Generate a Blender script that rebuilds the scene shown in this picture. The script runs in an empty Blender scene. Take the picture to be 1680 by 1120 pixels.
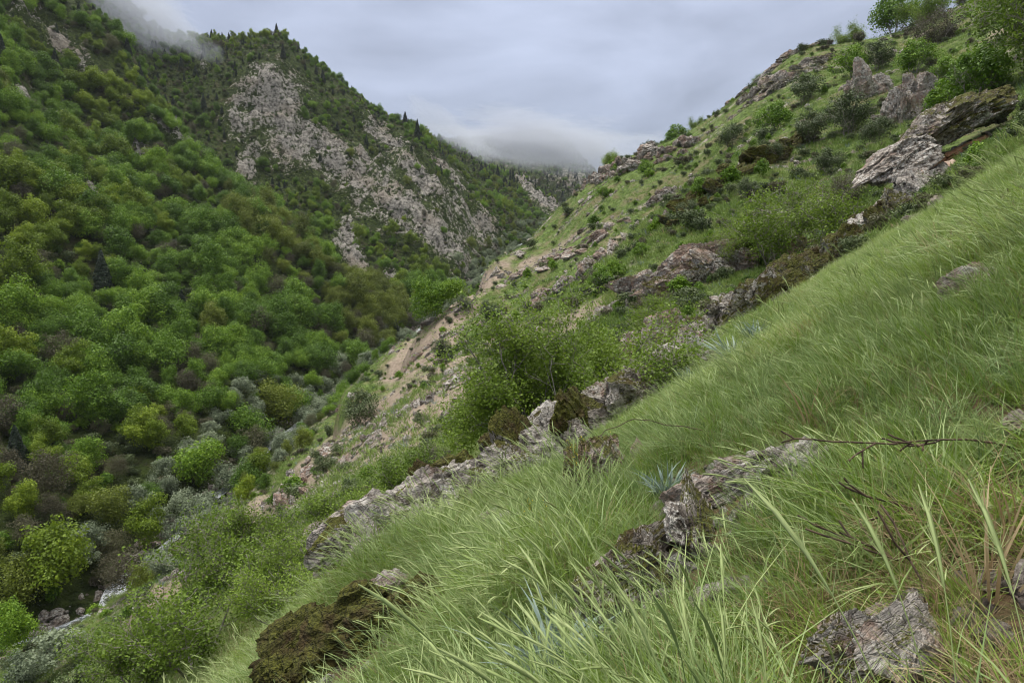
import bpy, math, random
import numpy as np
from mathutils import Vector, Matrix, Euler

# ------------------------------------------------------------------ camera, sky, sun, exposure
scene = bpy.context.scene
COL = scene.collection
F_PX, W_PX, H_PX, PITCH = 1120.0, 1680.0, 1120.0, math.atan(140 / 1120)
cam_data = bpy.data.cameras.new('camera')
cam_data.sensor_width = 36.0
cam_data.lens = 24.0
cam_data.clip_start = 0.05
cam_data.clip_end = 6000
cam = bpy.data.objects.new('camera', cam_data)
COL.objects.link(cam)
cam.location = (0, 0, 0)
cam.rotation_euler = (math.pi / 2 - PITCH, 0, 0)
scene.camera = cam

SUN_EL, SUN_AZ = math.radians(68), math.radians(-35)      # behind thick cloud, high ahead
world = bpy.data.worlds.new('World')
scene.world = world
world.use_nodes = True
wn, wl = world.node_tree.nodes, world.node_tree.links
wn.clear()


def N(nodes, kind, **kw):
    n = nodes.new(kind)
    for k, v in kw.items():
        if k == 'inp':
            for a, b in v.items():
                n.inputs[a].default_value = b
        else:
            setattr(n, k, v)
    return n


w_out = N(wn, 'ShaderNodeOutputWorld')
w_bg = N(wn, 'ShaderNodeBackground', inp={'Strength': 0.10})
w_sky = N(wn, 'ShaderNodeTexSky', sky_type='NISHITA', sun_disc=False, sun_elevation=SUN_EL, sun_rotation=SUN_AZ)
w_tc = N(wn, 'ShaderNodeTexCoord')
w_sep = N(wn, 'ShaderNodeSeparateXYZ')
w_map = N(wn, 'ShaderNodeMapping')
w_map.inputs['Scale'].default_value = (1.0, 1.0, 2.6)
w_n1 = N(wn, 'ShaderNodeTexNoise', inp={'Scale': 2.6, 'Detail': 6.0, 'Roughness': 0.52, 'Distortion': 0.4})
w_n2 = N(wn, 'ShaderNodeTexNoise', inp={'Scale': 0.9, 'Detail': 3.0, 'Roughness': 0.5})
w_grad = N(wn, 'ShaderNodeMapRange', inp={'From Min': 0.0, 'From Max': 1.0, 'To Min': 1.0, 'To Max': 5.8})
w_clamp = N(wn, 'ShaderNodeMath', operation='MAXIMUM')
w_clamp.inputs[1].default_value = 0.0
w_pow = N(wn, 'ShaderNodeMath', operation='POWER')              # overcast sky: brightest overhead
w_pow.inputs[1].default_value = 2.3
w_ramp = N(wn, 'ShaderNodeMapRange', inp={'From Min': 0.36, 'From Max': 0.64, 'To Min': 0.68, 'To Max': 1.2})
w_ramp2 = N(wn, 'ShaderNodeMapRange', inp={'From Min': 0.3, 'From Max': 0.7, 'To Min': 0.92, 'To Max': 1.08})
w_mul = N(wn, 'ShaderNodeMath', operation='MULTIPLY')
w_mul2 = N(wn, 'ShaderNodeMath', operation='MULTIPLY')
w_mul3 = N(wn, 'ShaderNodeVectorMath', operation='SCALE')
w_col = N(wn, 'ShaderNodeMix', data_type='RGBA')                # cloud radiance (times the 0.10 strength): bluish low, neutral overhead
w_col.inputs[6].default_value = (1.16, 1.28, 1.64, 1)
w_col.inputs[7].default_value = (1.62, 1.56, 1.50, 1)
w_cf = N(wn, 'ShaderNodeMapRange', inp={'From Min': 0.12, 'From Max': 0.55, 'To Min': 0.0, 'To Max': 1.0})
w_mix = N(wn, 'ShaderNodeMix', data_type='RGBA')
w_mix.inputs[0].default_value = 0.93                            # how closed the cloud cover is
wl.new(w_tc.outputs['Generated'], w_map.inputs[0])
wl.new(w_map.outputs[0], w_n1.inputs['Vector'])
wl.new(w_map.outputs[0], w_n2.inputs['Vector'])
wl.new(w_tc.outputs['Generated'], w_sep.inputs[0])
wl.new(w_sep.outputs['Z'], w_clamp.inputs[0])
wl.new(w_clamp.outputs[0], w_pow.inputs[0])
wl.new(w_pow.outputs[0], w_grad.inputs['Value'])
wl.new(w_n1.outputs['Fac'], w_ramp.inputs['Value'])
wl.new(w_n2.outputs['Fac'], w_ramp2.inputs['Value'])
wl.new(w_grad.outputs[0], w_mul.inputs[0])
wl.new(w_ramp.outputs[0], w_mul.inputs[1])
wl.new(w_mul.outputs[0], w_mul2.inputs[0])
wl.new(w_ramp2.outputs[0], w_mul2.inputs[1])
wl.new(w_mul2.outputs[0], w_mul3.inputs['Scale'])
wl.new(w_pow.outputs[0], w_cf.inputs['Value'])
wl.new(w_cf.outputs[0], w_col.inputs[0])
wl.new(w_col.outputs[2], w_mul3.inputs[0])
wl.new(w_sky.outputs[0], w_mix.inputs[6])
wl.new(w_mul3.outputs[0], w_mix.inputs[7])
wl.new(w_mix.outputs[2], w_bg.inputs['Color'])
wl.new(w_bg.outputs[0], w_out.inputs[0])

sun_d = bpy.data.lights.new('sun', 'SUN')
sun_d.energy = 1.5
sun_d.angle = math.radians(50)
sun_d.color = (1.0, 0.96, 0.9)
sun = bpy.data.objects.new('sun', sun_d)
COL.objects.link(sun)
sun_dir = Vector((math.sin(SUN_AZ) * math.cos(SUN_EL), math.cos(SUN_AZ) * math.cos(SUN_EL), math.sin(SUN_EL)))
sun.rotation_euler = (-sun_dir).to_track_quat('-Z', 'Y').to_euler()

vs = scene.view_settings
vs.view_transform = 'Standard'
vs.look = 'None'
vs.gamma = 1.0
vs.exposure = 1.6
vs.use_curve_mapping = False
scene.render.engine = 'CYCLES'
scene.cycles.use_denoising = True
scene.cycles.filter_width = 1.1
scene.cycles.max_bounces = 6
scene.cycles.diffuse_bounces = 3
scene.cycles.transmission_bounces = 3
scene.cycles.volume_bounces = 1
scene.cycles.transparent_max_bounces = 8
scene.cycles.volume_max_steps = 96

random.seed(7)
RNG = np.random.default_rng(7)


# ------------------------------------------------------------------ helpers
def hash3(ix, iy, iz, seed):
    h = (ix.astype(np.int64) * 374761393 + iy.astype(np.int64) * 668265263 + iz.astype(np.int64) * 2147483647 + seed * 1274126177) & 0xffffffff
    h = ((h ^ (h >> 13)) * 1274126177) & 0xffffffff
    h = ((h ^ (h >> 16)) * 2246822519) & 0xffffffff
    h = h ^ (h >> 15)
    return (h & 0xffffff).astype(np.float64) / 0xffffff


def noise3(p, seed=0):
    p = np.asarray(p, float)
    i = np.floor(p)
    f = p - i
    u = f * f * f * (f * (f * 6 - 15) + 10)
    ix, iy, iz = (i[..., k].astype(np.int64) for k in range(3))
    r = 0
    for a in (0, 1):
        wa = u[..., 0] if a else 1 - u[..., 0]
        for b in (0, 1):
            wb = u[..., 1] if b else 1 - u[..., 1]
            for c in (0, 1):
                wc = u[..., 2] if c else 1 - u[..., 2]
                r = r + wa * wb * wc * hash3(ix + a, iy + b, iz + c, seed)
    return r * 2 - 1


def fbm(p, oct=4, seed=0, rough=0.5, ridged=False):
    p = np.asarray(p, float)
    s, a, t = 0, 1.0, 0
    for o in range(oct):
        n = noise3(p * (2.03 ** o) + o * 17.3, seed + o * 13)
        if ridged:
            n = 1 - 2 * np.abs(n)
        s = s + a * n
        t += a
        a *= rough
    return s / t


def sstep(a, b, x):
    t = np.clip((x - a) / (b - a), 0, 1)
    return t * t * (3 - 2 * t)


def ray(px, py):
    u, v = (px - W_PX / 2) / F_PX, (H_PX / 2 - py) / F_PX
    cp, sp = math.cos(PITCH), math.sin(PITCH)
    d = np.array([u, cp + v * sp, -sp + v * cp])
    return d


def at(px, py, d):                       # point on the sight line through a picture point, d metres ahead
    r = ray(px, py)
    return r * (d / r[1])


def project(x, y, z):
    cp, sp = math.cos(PITCH), math.sin(PITCH)
    f = y * cp - z * sp
    up = y * sp + z * cp
    f = np.where(f > 0.05, f, 0.05)
    return W_PX / 2 + F_PX * x / f, H_PX / 2 - F_PX * up / f


def link(o, parent=None):
    COL.objects.link(o)
    if parent is not None:
        o.parent = parent
    return o


def mesh_np(name, V, Fq, mats=(), smooth=True):
    """V (n,3) ; Fq (m,k) one face size"""
    me = bpy.data.meshes.new(name)
    V = np.ascontiguousarray(V, dtype=np.float32)
    Fq = np.ascontiguousarray(Fq, dtype=np.int32)
    k = Fq.shape[1]
    me.vertices.add(len(V))
    me.vertices.foreach_set('co', V.ravel())
    me.loops.add(Fq.size)
    me.loops.foreach_set('vertex_index', Fq.ravel())
    me.polygons.add(len(Fq))
    me.polygons.foreach_set('loop_start', np.arange(0, Fq.size, k, dtype=np.int32))
    me.polygons.foreach_set('use_smooth', np.full(len(Fq), smooth))
    me.update(calc_edges=True)
    for m in mats:
        me.materials.append(m)
    return me


def fattr(me, name, arr, dom='POINT'):
    a = me.attributes.new(name, 'FLOAT', dom)
    a.data.foreach_set('value', np.ascontiguousarray(arr, dtype=np.float32))


def obj(name, me, parent=None, **props):
    o = bpy.data.objects.new(name, me)
    for k, v in props.items():
        o[k] = v
    return link(o, parent)


# ------------------------------------------------------------------ the lie of the land
PLANE = (-1.62, 0.637, -0.20)            # the grass slope the photographer stands on


def plane(x, y):
    return PLANE[0] + PLANE[1] * x + PLANE[2] * y


class Spline:                            # thin-plate interpolation of height/distance over (bearing, log distance)
    def __init__(self, pts, base=None, lam=1e-5):
        P = np.array(pts, float)
        self.base = base
        q = self.uv(P[:, 0], P[:, 1])
        r = np.hypot(P[:, 0], P[:, 1])
        v = (P[:, 2] - (base(P[:, 0], P[:, 1]) if base else 0)) / r
        n = len(P)
        D = np.hypot(q[:, None, 0] - q[None, :, 0], q[:, None, 1] - q[None, :, 1])
        K = self.k(D) + np.eye(n) * lam
        Q = np.c_[np.ones(n), q]
        A = np.block([[K, Q], [Q.T, np.zeros((3, 3))]])
        s = np.linalg.solve(A, np.r_[v, 0, 0, 0])
        self.q, self.w, self.c = q, s[:n], s[n:]

    @staticmethod
    def uv(x, y):
        return np.stack([np.arctan2(x, y) * 2.2, np.log(np.hypot(x, y) + 1e-6)], -1)

    @staticmethod
    def k(D):
        return D * D * np.log(D + 1e-9)

    def __call__(self, x, y):
        x, y = np.asarray(x, float), np.asarray(y, float)
        sh = x.shape
        x, y = x.ravel(), y.ravel()
        q = self.uv(x, y)
        out = np.empty(len(x))
        for i in range(0, len(x), 60000):
            s = slice(i, i + 60000)
            D = np.hypot(q[s, None, 0] - self.q[None, :, 0], q[s, None, 1] - self.q[None, :, 1])
            out[s] = self.k(D) @ self.w + self.c[0] + q[s] @ self.c[1:]
        out = np.clip(out, -1.6, 0.8) * np.hypot(x, y)
        if self.base:
            out = out + self.base(x, y)
        return out.reshape(sh)


# crest of the right hillside: seen against the far side of the valley, then against the sky
CREST = [(130, 1120, 30), (250, 960, 45), (440, 830, 57), (480, 775, 64), (552, 690, 75), (660, 608, 95), (735, 545, 110), (790, 472, 130), (850, 432, 148),
         (925, 372, 165), (1000, 290, 170), (1100, 243, 160), (1160, 205, 155), (1240, 150, 150), (1340, 88, 140), (1440, 72, 136), (1580, 12, 130),
         (1700, -60, 128)]
INNER = [(570, 930, 9), (760, 815, 12), (950, 715, 14.5), (1130, 600, 18), (1215, 520, 21.5), (1470, 358, 26), (1530, 300, 28), (1640, 205, 32), (1700, 150, 35),
         # dip behind the rib of rocks
         (1000, 652, 20), (870, 712, 19.5), (700, 825, 19), (560, 895, 17), (1240, 480, 29), (1400, 362, 36),
         (620, 720, 38), (700, 640, 46), (560, 780, 37), (440, 880, 38), (850, 560, 58), (780, 600, 58), (560, 742, 55), (500, 792, 50), (630, 682, 62), (600, 694, 66), (700, 625, 62), (700, 590, 80), (770, 560, 76), (770, 500, 108), (840, 492, 92), (910, 425, 108), (840, 462, 118), (905, 402, 128),
         (330, 1060, 17), (480, 1000, 14.5), (420, 1118, 12), (200, 1110, 26), (350, 960, 28),
         (980, 440, 76), (870, 450, 100), (1000, 395, 88), (1080, 365, 90), (960, 335, 130), (1100, 300, 104), (1150, 235, 118),
         (1060, 490, 36), (1110, 372, 46), (1270, 400, 38), (1200, 272, 58), (1330, 220, 66), (1420, 155, 78), (1500, 190, 56), (1610, 165, 43),
         (1440, 300, 36), (1380, 290, 45), (1650, 60, 76), (1560, 95, 82), (1300, 300, 50), (1250, 200, 100), (1680, 0, 100), (1480, 100, 105)]
hill_pts = [tuple(at(*c)) for c in CREST + INNER]
for px, py, d in CREST:
    p = at(px, py, d)
    if px < 1000:
        hill_pts.append((p[0] - 0.10 * d, p[1] + 0.03 * d, p[2] - 0.14 * d))
        hill_pts.append((p[0] - 0.01 * d, p[1] * 1.25, p[2] - 0.22 * d))
    else:
        hill_pts.append((p[0], p[1] * 1.25, p[2] - 0.05 * d))
        hill_pts.append((p[0], p[1] * 1.8, p[2] - 0.25 * d))
for r in (0.6, 1.5, 3, 5, 7.5):
    for az in (-70, -45, -22, 0, 22, 45, 70):
        x, y = r * math.sin(math.radians(az)), r * math.cos(math.radians(az))
        hill_pts.append((x, y, plane(x, y)))
for r in (15, 35, 80):                   # out of frame, right and left
    for az in (58, 72):
        x, y = r * math.sin(math.radians(az)), r * math.cos(math.radians(az))
        hill_pts.append((x, y, plane(x, y) * 0.95 + 0.06 * y))
    for az in (-60, -72):
        x, y = r * math.sin(math.radians(az)), r * math.cos(math.radians(az))
        hill_pts.append((x, y, plane(x, y)))

STREAM = [(-2000, 1400, 30, (-96, 30, -44)), (-40, 1090, 67), (60, 1045, 70.5), (165, 1000, 75), (370, 800, 104), (490, 692, 140), (600, 612, 180), (700, 533, 240),
          (790, 452, 330), (850, 402, 400), (925, 366, 520), (965, 340, 720), (1000, 320, 1200)]
st = np.array([c[3] if len(c) > 3 else at(*c) for c in STREAM], float)


def stream_at(y):
    return np.interp(y, st[:, 1], st[:, 0]), np.interp(y, st[:, 1], st[:, 2])
for y in (35, 50, 62, 70, 80, 92, 110, 140, 180, 240, 320):
    xs_, zs_ = stream_at(y)
    hill_pts.append((xs_ + 1, y, zs_ - 1))
    hill_pts.append((xs_ + 10, y, zs_ + 4.5))
hill_s = Spline(hill_pts, plane, 2e-5)

MOUNT = [(0, 950, 73), (0, 800, 86), (0, 700, 100), (0, 600, 118), (0, 400, 152), (0, 200, 192), (0, 60, 232), (-250, 100, 200), (-250, 600, 100), (-250, -150, 250),
         (150, 800, 94), (150, 900, 83), (150, 600, 131), (150, 350, 182), (150, 210, 245), (60, 120, 245), (300, 700, 118), (300, 500, 168), (300, 350, 218), (450, 640, 141), (450, 550, 178),
         (400, 780, 108), (560, 560, 198),
         (60, -60, 300), (130, 2, 298), (205, 72, 296), (240, 140, 290), (300, 240, 270), (400, 335, 252), (470, 385, 246), (540, 440, 236), (600, 500, 226), (650, 565, 214),
         (205, 130, 350), (300, 262, 315), (400, 352, 296), (540, 458, 268),
         (230, 38, 430), (180, -40, 440), (330, 72, 420), (400, 84, 408), (460, 84, 400), (500, 120, 405), (560, 150, 415), (650, 200, 430), (692, 216, 435), (740, 268, 438), (800, 330, 432), (850, 378, 425),
         (300, 140, 385), (380, 160, 375), (420, 300, 335), (500, 330, 322), (560, 420, 287), (590, 470, 272), (700, 450, 300), (700, 330, 350), (600, 280, 368), (480, 200, 375), (780, 400, 370), (640, 510, 256), (720, 500, 262),
         (230, 90, 520), (460, 130, 500), (650, 240, 520), (760, 320, 520),
         (700, 226, 610), (760, 250, 610), (830, 284, 600), (880, 315, 590), (915, 345, 575), (830, 310, 680), (760, 290, 700), (905, 350, 660),
         (860, 250, 980), (900, 225, 1000), (940, 262, 960), (985, 300, 940), (1060, 340, 950), (820, 262, 950), (880, 320, 860), (940, 335, 820), (900, 260, 1400), (600, 200, 1000), (600, 260, 700), (1300, 330, 900), (500, 210, 1600), (700, 310, 1600), (100, 120, 1600), (300, 150, 1000)]
m_pts = [tuple(at(*c)) for c in MOUNT] + [tuple(s) for s in st[1:]]
for px in (-300, 0, 300, 700, 1100, 1600):
    p = at(px, 560, 45)
    m_pts.append((p[0], p[1], -62))
    m_pts.append((p[0] / 3, p[1] / 3, -40))
mount_s = Spline(m_pts, None, 2e-5)

# bare rock on the far side of the valley: (px, py, rx, ry, tilt, amount, nearest distance)
ROCK_BLOBS = [(440, 165, 62, 62, -20, 1.0, 300), (470, 235, 75, 45, 45, 1.0, 300), (400, 190, 34, 52, 0, .9, 300), (540, 265, 90, 36, 45, .85, 300), (620, 320, 130, 50, 40, .8, 300), (700, 300, 95, 24, 42, .75, 300),
              (700, 375, 130, 42, 42, .8, 280), (790, 380, 60, 26, 48, .9, 330), (570, 400, 26, 45, -10, 1.0, 270), (585, 455, 22, 34, -20, 1.1, 262), (640, 230, 80, 16, 35, .7, 380), (735, 285, 50, 14, 40, .8, 400),
              (100, 65, 72, 16, 42, 1.3, 200), (130, 95, 30, 13, 45, 1.3, 200), (45, 20, 26, 26, 30, 1.0, 200), (290, 235, 52, 7, 36, 1.3, 150), (235, 262, 26, 20, 30, .7, 150), (405, 285, 16, 30, -20, 1.2, 280), (415, 250, 18, 22, 0, .9, 280),
              (145, 330, 26, 26, 20, .8, 120), (40, 165, 22, 20, 30, .8, 150), (600, 265, 24, 10, 40, 1.2, 300), (885, 330, 60, 10, 42, 1.0, 500), (870, 300, 26, 12, 30, .7, 700), (930, 300, 50, 22, 0, .7, 700), (310, 300, 18, 13, 30, .5, 150), (250, 400, 14, 9, 30, .5, 150), (640, 470, 14, 22, 0, 1.0, 250), (600, 500, 16, 12, 40, .6, 250), (335, 110, 9, 8, 0, .8, 300), (320, 415, 30, 10, 25, .35, 100)]
# bare earth on the near hillside
EARTH_BLOBS = [(650, 712, 155, 58, -33, 1.5, 28), (720, 650, 90, 46, -33, 1.1, 30), (600, 760, 60, 18, -33, 1.1, 28), (500, 830, 70, 42, -40, 1.1, 26), (430, 850, 60, 40, -40, .8, 28), (400, 905, 90, 30, -38, .9, 24), (250, 1000, 70, 30, -40, .9, 22), (250, 1070, 60, 30, -50, .7, 20), (560, 880, 70, 24, -30, .6, 20),
               (860, 585, 110, 55, -25, .75, 28), (960, 520, 60, 25, -30, .6, 30), (560, 730, 60, 24, -33, .9, 30), (690, 580, 80, 30, -38, .9, 50), (740, 520, 60, 26, -38, .8, 60), (800, 460, 60, 20, -38, .7, 70), (880, 430, 70, 14, -25, .6, 60), (1010, 405, 30, 14, -40, .9, 50), (840, 680, 60, 20, -20, .8, 20), (500, 780, 30, 22, -50, .9, 40), (1640, 60, 40, 16, -30, .5, 50), (930, 400, 90, 14, -30, .4, 60)]


def blob_mask(blobs, x, y, z, maxd=1e9):
    px, py = project(x, y, z)
    m = np.zeros_like(px)
    for cx, cy, rx, ry, t, a, dmin in blobs:
        t = math.radians(t)
        dx, dy = px - cx, py - cy
        u, v = dx * math.cos(t) + dy * math.sin(t), -dx * math.sin(t) + dy * math.cos(t)
        k = np.exp(-((u / rx) ** 2 + (v / ry) ** 2) ** 1.3) * a
        m = np.maximum(m, np.where((y > dmin) & (y < maxd), k, 0))
    return m


def ground(x, y, detail=True, full=False):
    x, y = np.asarray(x, float), np.asarray(y, float)
    r = np.hypot(x, y)
    xs, zs = stream_at(y)
    h = hill_s(x, y)
    m = mount_s(x, y)
    right = x - xs
    near = sstep(620, 560, y)
    m = np.where(right > 0, np.minimum(m, zs + 0.12 * right) * near + m * (1 - near), m)
    h = np.where(right > 0, np.minimum(h, zs - 0.5 + 1.05 * right), zs + right * 0.6 - 0.5)
    is_hill = h > m
    rock = np.zeros_like(x)
    if detail:
        P = np.stack([x, y, np.zeros_like(x)], -1)
        px, py = project(x, y, m)
        rock = blob_mask(ROCK_BLOBS, x, y, m) * (~is_hill)
        rk = sstep(0.15, 0.6, rock)
        am = sstep(50, 180, r)
        q1, q2 = .47 * x + .88 * y, .88 * x - .47 * y
        rib = fbm(np.stack([q1 / 8, q2 / 46, 0 * x], -1) + .35 * noise3(P / 9, 77)[..., None], 4, 41, .6, True)
        rock = rock * (.66 + .55 * rib)
        m = m + am * rk * 5.0 * (rib - .2)
        # gullies that run down the far slope, crags where it is bare
        g = fbm(np.stack([(x * 0.3 + y) / 26, (x - y * 0.3) / 90, 0 * x], -1), 4, 3, .5, True)
        m = m + am * (2.6 * (g - .3) + (1.0 + 3.6 * rk) * (fbm(P / 11, 4, 9, .55, True) - .3) + am * rk * 3.0 * fbm(np.stack([(x + .4 * y) / 4.5, (y - .4 * x) / 11, m / 9], -1), 4, 14, .6, True) + am * rk * 6.5 * (fbm(np.stack([(x - .2 * y) / 30, (y + .2 * x) / 15, 0 * m], -1), 3, 15, .5, True) - .2) + 8 * sstep(500, 900, r) * (fbm(P / 60, 5, 21, .55, True) - .4))
        a = 0.05 + 0.75 * sstep(12, 110, r)
        h = h + a * fbm(P / (2.0 + 7 * sstep(10, 90, r))[..., None], 4, 31, .5) + sstep(25, 80, r) * 0.9 * fbm(np.stack([(x - .35 * y) / 14, (.35 * x + y) / 6, 0 * x], -1), 4, 5, .55, True) * sstep(0, 10, right)
    z = np.maximum(h, m)
    dist = np.abs(right)
    w = sstep(7, 2.5, dist) * sstep(1100, 900, y)
    z = z * (1 - w) + (zs - 0.35) * w
    if full:
        return z, h > m, rock
    return z


def surf(px, py, dmin=1.5, dmax=900):    # where the sight line through a picture point meets the land
    d = np.exp(np.linspace(math.log(dmin), math.log(dmax), 900))
    r = ray(px, py)
    X, Y, Z = r[0] / r[1] * d, d, r[2] / r[1] * d
    hit = np.nonzero(ground(X, Y) > Z)[0]
    i = hit[0] if len(hit) else len(d) - 1
    z = float(ground(X[i:i + 1], Y[i:i + 1])[0])
    return Vector((X[i], Y[i], z))


# ------------------------------------------------------------------ materials
def new_mat(name):
    m = bpy.data.materials.new(name)
    m.use_nodes = True
    m.node_tree.nodes.clear()
    return m, m.node_tree.nodes, m.node_tree.links


class G:                                  # a little node-graph writer
    def __init__(s, name):
        s.m, s.n, s.l = new_mat(name)
        s.out = s.n.new('ShaderNodeOutputMaterial')

    def node(s, kind, **kw):
        return N(s.n, kind, **kw)

    def put(s, sock, v):
        if isinstance(v, bpy.types.NodeSocket):
            s.l.new(v, sock)
        else:
            sock.default_value = v

    def noise(s, scale, detail=4, rough=.5, dist=0, vec=None):
        n = s.node('ShaderNodeTexNoise', inp={'Scale': scale, 'Detail': detail, 'Roughness': rough, 'Distortion': dist})
        if vec is not None:
            s.l.new(vec, n.inputs['Vector'])
        return n.outputs['Fac']

    def vor(s, scale, feature='F1', vec=None, rand=1.0, out='Distance'):
        n = s.node('ShaderNodeTexVoronoi', feature=feature, inp={'Scale': scale, 'Randomness': rand})
        if vec is not None:
            s.l.new(vec, n.inputs['Vector'])
        return n.outputs[out]

    def ramp(s, v, a, b, lo=0., hi=1., smooth=True):
        n = s.node('ShaderNodeMapRange', inp={'From Min': a, 'From Max': b, 'To Min': lo, 'To Max': hi})
        if smooth:
            n.interpolation_type = 'SMOOTHSTEP'
        s.put(n.inputs['Value'], v)
        return n.outputs[0]

    def math(s, op, a, b=0., c=None):
        n = s.node('ShaderNodeMath', operation=op)
        s.put(n.inputs[0], a)
        s.put(n.inputs[1], b)
        if c is not None:
            s.put(n.inputs[2], c)
        return n.outputs[0]

    def mix(s, f, a, b, mode='MIX'):
        n = s.node('ShaderNodeMix', data_type='RGBA', blend_type=mode)
        s.put(n.inputs[0], f)
        s.put(n.inputs[6], a if isinstance(a, bpy.types.NodeSocket) else (*a, 1))
        s.put(n.inputs[7], b if isinstance(b, bpy.types.NodeSocket) else (*b, 1))
        return n.outputs[2]

    def scale(s, c, f):
        n = s.node('ShaderNodeVectorMath', operation='SCALE')
        s.put(n.inputs[0], c if isinstance(c, bpy.types.NodeSocket) else c)
        s.put(n.inputs['Scale'], f)
        return n.outputs[0]

    def attr(s, name, kind='GEOMETRY', out='Fac'):
        n = s.node('ShaderNodeAttribute', attribute_name=name, attribute_type=kind)
        return n.outputs[out]

    def pos(s):
        return s.node('ShaderNodeNewGeometry').outputs['Position']

    def normal_z(s):
        g = s.node('ShaderNodeNewGeometry')
        sp = s.node('ShaderNodeSeparateXYZ')
        s.l.new(g.outputs['Normal'], sp.inputs[0])
        return sp.outputs['Z']

    def bump(s, h, strength=.5, dist=.1, prev=None):
        n = s.node('ShaderNodeBump', inp={'Strength': strength, 'Distance': dist})
        s.l.new(h, n.inputs['Height'])
        if prev is not None:
            s.l.new(prev, n.inputs['Normal'])
        return n.outputs[0]

    def bsdf(s, col, rough=.8, spec=.3, normal=None, transl=0., tcol=None):
        p = s.node('ShaderNodeBsdfPrincipled', inp={'Specular IOR Level': spec})
        s.put(p.inputs['Roughness'], rough)
        s.put(p.inputs['Base Color'], col if isinstance(col, bpy.types.NodeSocket) else (*col, 1))
        if normal is not None:
            s.l.new(normal, p.inputs['Normal'])
        sh = p.outputs[0]
        if transl:
            t = s.node('ShaderNodeBsdfTranslucent')
            s.put(t.inputs[0], tcol if tcol is not None else col)
            mx = s.node('ShaderNodeMixShader')
            mx.inputs[0].default_value = transl
            s.l.new(sh, mx.inputs[1])
            s.l.new(t.outputs[0], mx.inputs[2])
            sh = mx.outputs[0]
        s.l.new(sh, s.out.inputs['Surface'])
        return s.m


def leaf_mat(name, dark, mid, light, transl=.3, rough=.55, spec=.25, nscale=1.3):
    g = G(name)
    t = g.attr('tint', 'INSTANCER')
    r = g.attr('shade')                                 # each leaf its own green
    n = g.noise(nscale, 2, .5, 0, g.node('ShaderNodeTexCoord').outputs['Object'])
    k = g.math('ADD', g.math('MULTIPLY', t, .45), g.math('MULTIPLY', r, .35))
    k = g.math('ADD', k, g.ramp(n, .3, .7, 0, .25))
    rp = g.node('ShaderNodeValToRGB')
    e = rp.color_ramp.elements
    e[0].position, e[0].color = 0.08, (*dark, 1)
    e[1].position, e[1].color = 0.92, (*light, 1)
    m_ = e.new(.5)
    m_.color = (*mid, 1)
    g.l.new(k, rp.inputs[0])
    return g.bsdf(rp.outputs[0], rough, spec, None, transl)


M_LEAF_GREEN = leaf_mat('fresh green leaves', (.030, .066, .006), (.090, .182, .011), (.22, .35, .024))
M_LEAF_LIME = leaf_mat('young lime leaves', (.06, .10, .006), (.13, .20, .010), (.25, .33, .02))
M_LEAF_OLIVE = leaf_mat('olive budding leaves', (.045, .06, .008), (.11, .145, .014), (.20, .25, .03))
M_LEAF_BROWN = leaf_mat('grey brown twigs in bud', (.05, .045, .028), (.085, .08, .045), (.12, .13, .055))
M_LEAF_SILVER = leaf_mat('silvery leaves', (.09, .12, .07), (.16, .20, .12), (.27, .32, .20))
M_LEAF_DARK = leaf_mat('dark juniper needles', (.010, .018, .012), (.018, .032, .018), (.035, .055, .03), .1)
M_LEAF_BUSH = leaf_mat('bright bush leaves', (.05, .092, .009), (.125, .20, .02), (.25, .35, .045), .35)
M_NEEDLE_GREY = leaf_mat('dull grey green shrub', (.04, .06, .022), (.07, .10, .035), (.12, .15, .06), .15)
M_GRASS = leaf_mat('meadow grass', (.07, .13, .014), (.17, .27, .035), (.34, .44, .10), .35, .45, .35)
M_GRASS_FAR = leaf_mat('hillside turf', (.07, .12, .025), (.14, .22, .045), (.25, .32, .09), .3, .5, .3)
M_GRASS_PALE = leaf_mat('pale bluish grass', (.10, .17, .05), (.22, .31, .10), (.42, .50, .21), .35, .45, .35)
M_STRAW = leaf_mat('dry straw', (.14, .095, .05), (.29, .21, .11), (.46, .37, .22), .25, .6)
M_EAR = leaf_mat('grass ears', (.12, .20, .06), (.30, .38, .14), (.46, .52, .25), .3)
M_BLUE = leaf_mat('blue grey fleshy leaves', (.09, .14, .115), (.16, .22, .185), (.28, .345, .295), .15, .5)


def bark(name, a, b):
    g = G(name)
    c = g.noise(9, 4, .6, .3, g.node('ShaderNodeTexCoord').outputs['Object'])
    return g.bsdf(g.mix(g.ramp(c, .3, .7), a, b), .85, .2, g.bump(c, .5, .02))


M_BARK = bark('grey brown bark', (.045, .036, .028), (.13, .11, .09))
M_TWIG = bark('pale grey twigs', (.13, .115, .10), (.33, .30, .27))
M_DEAD = bark('wet dead wood', (.02, .014, .010), (.11, .075, .05))


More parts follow.
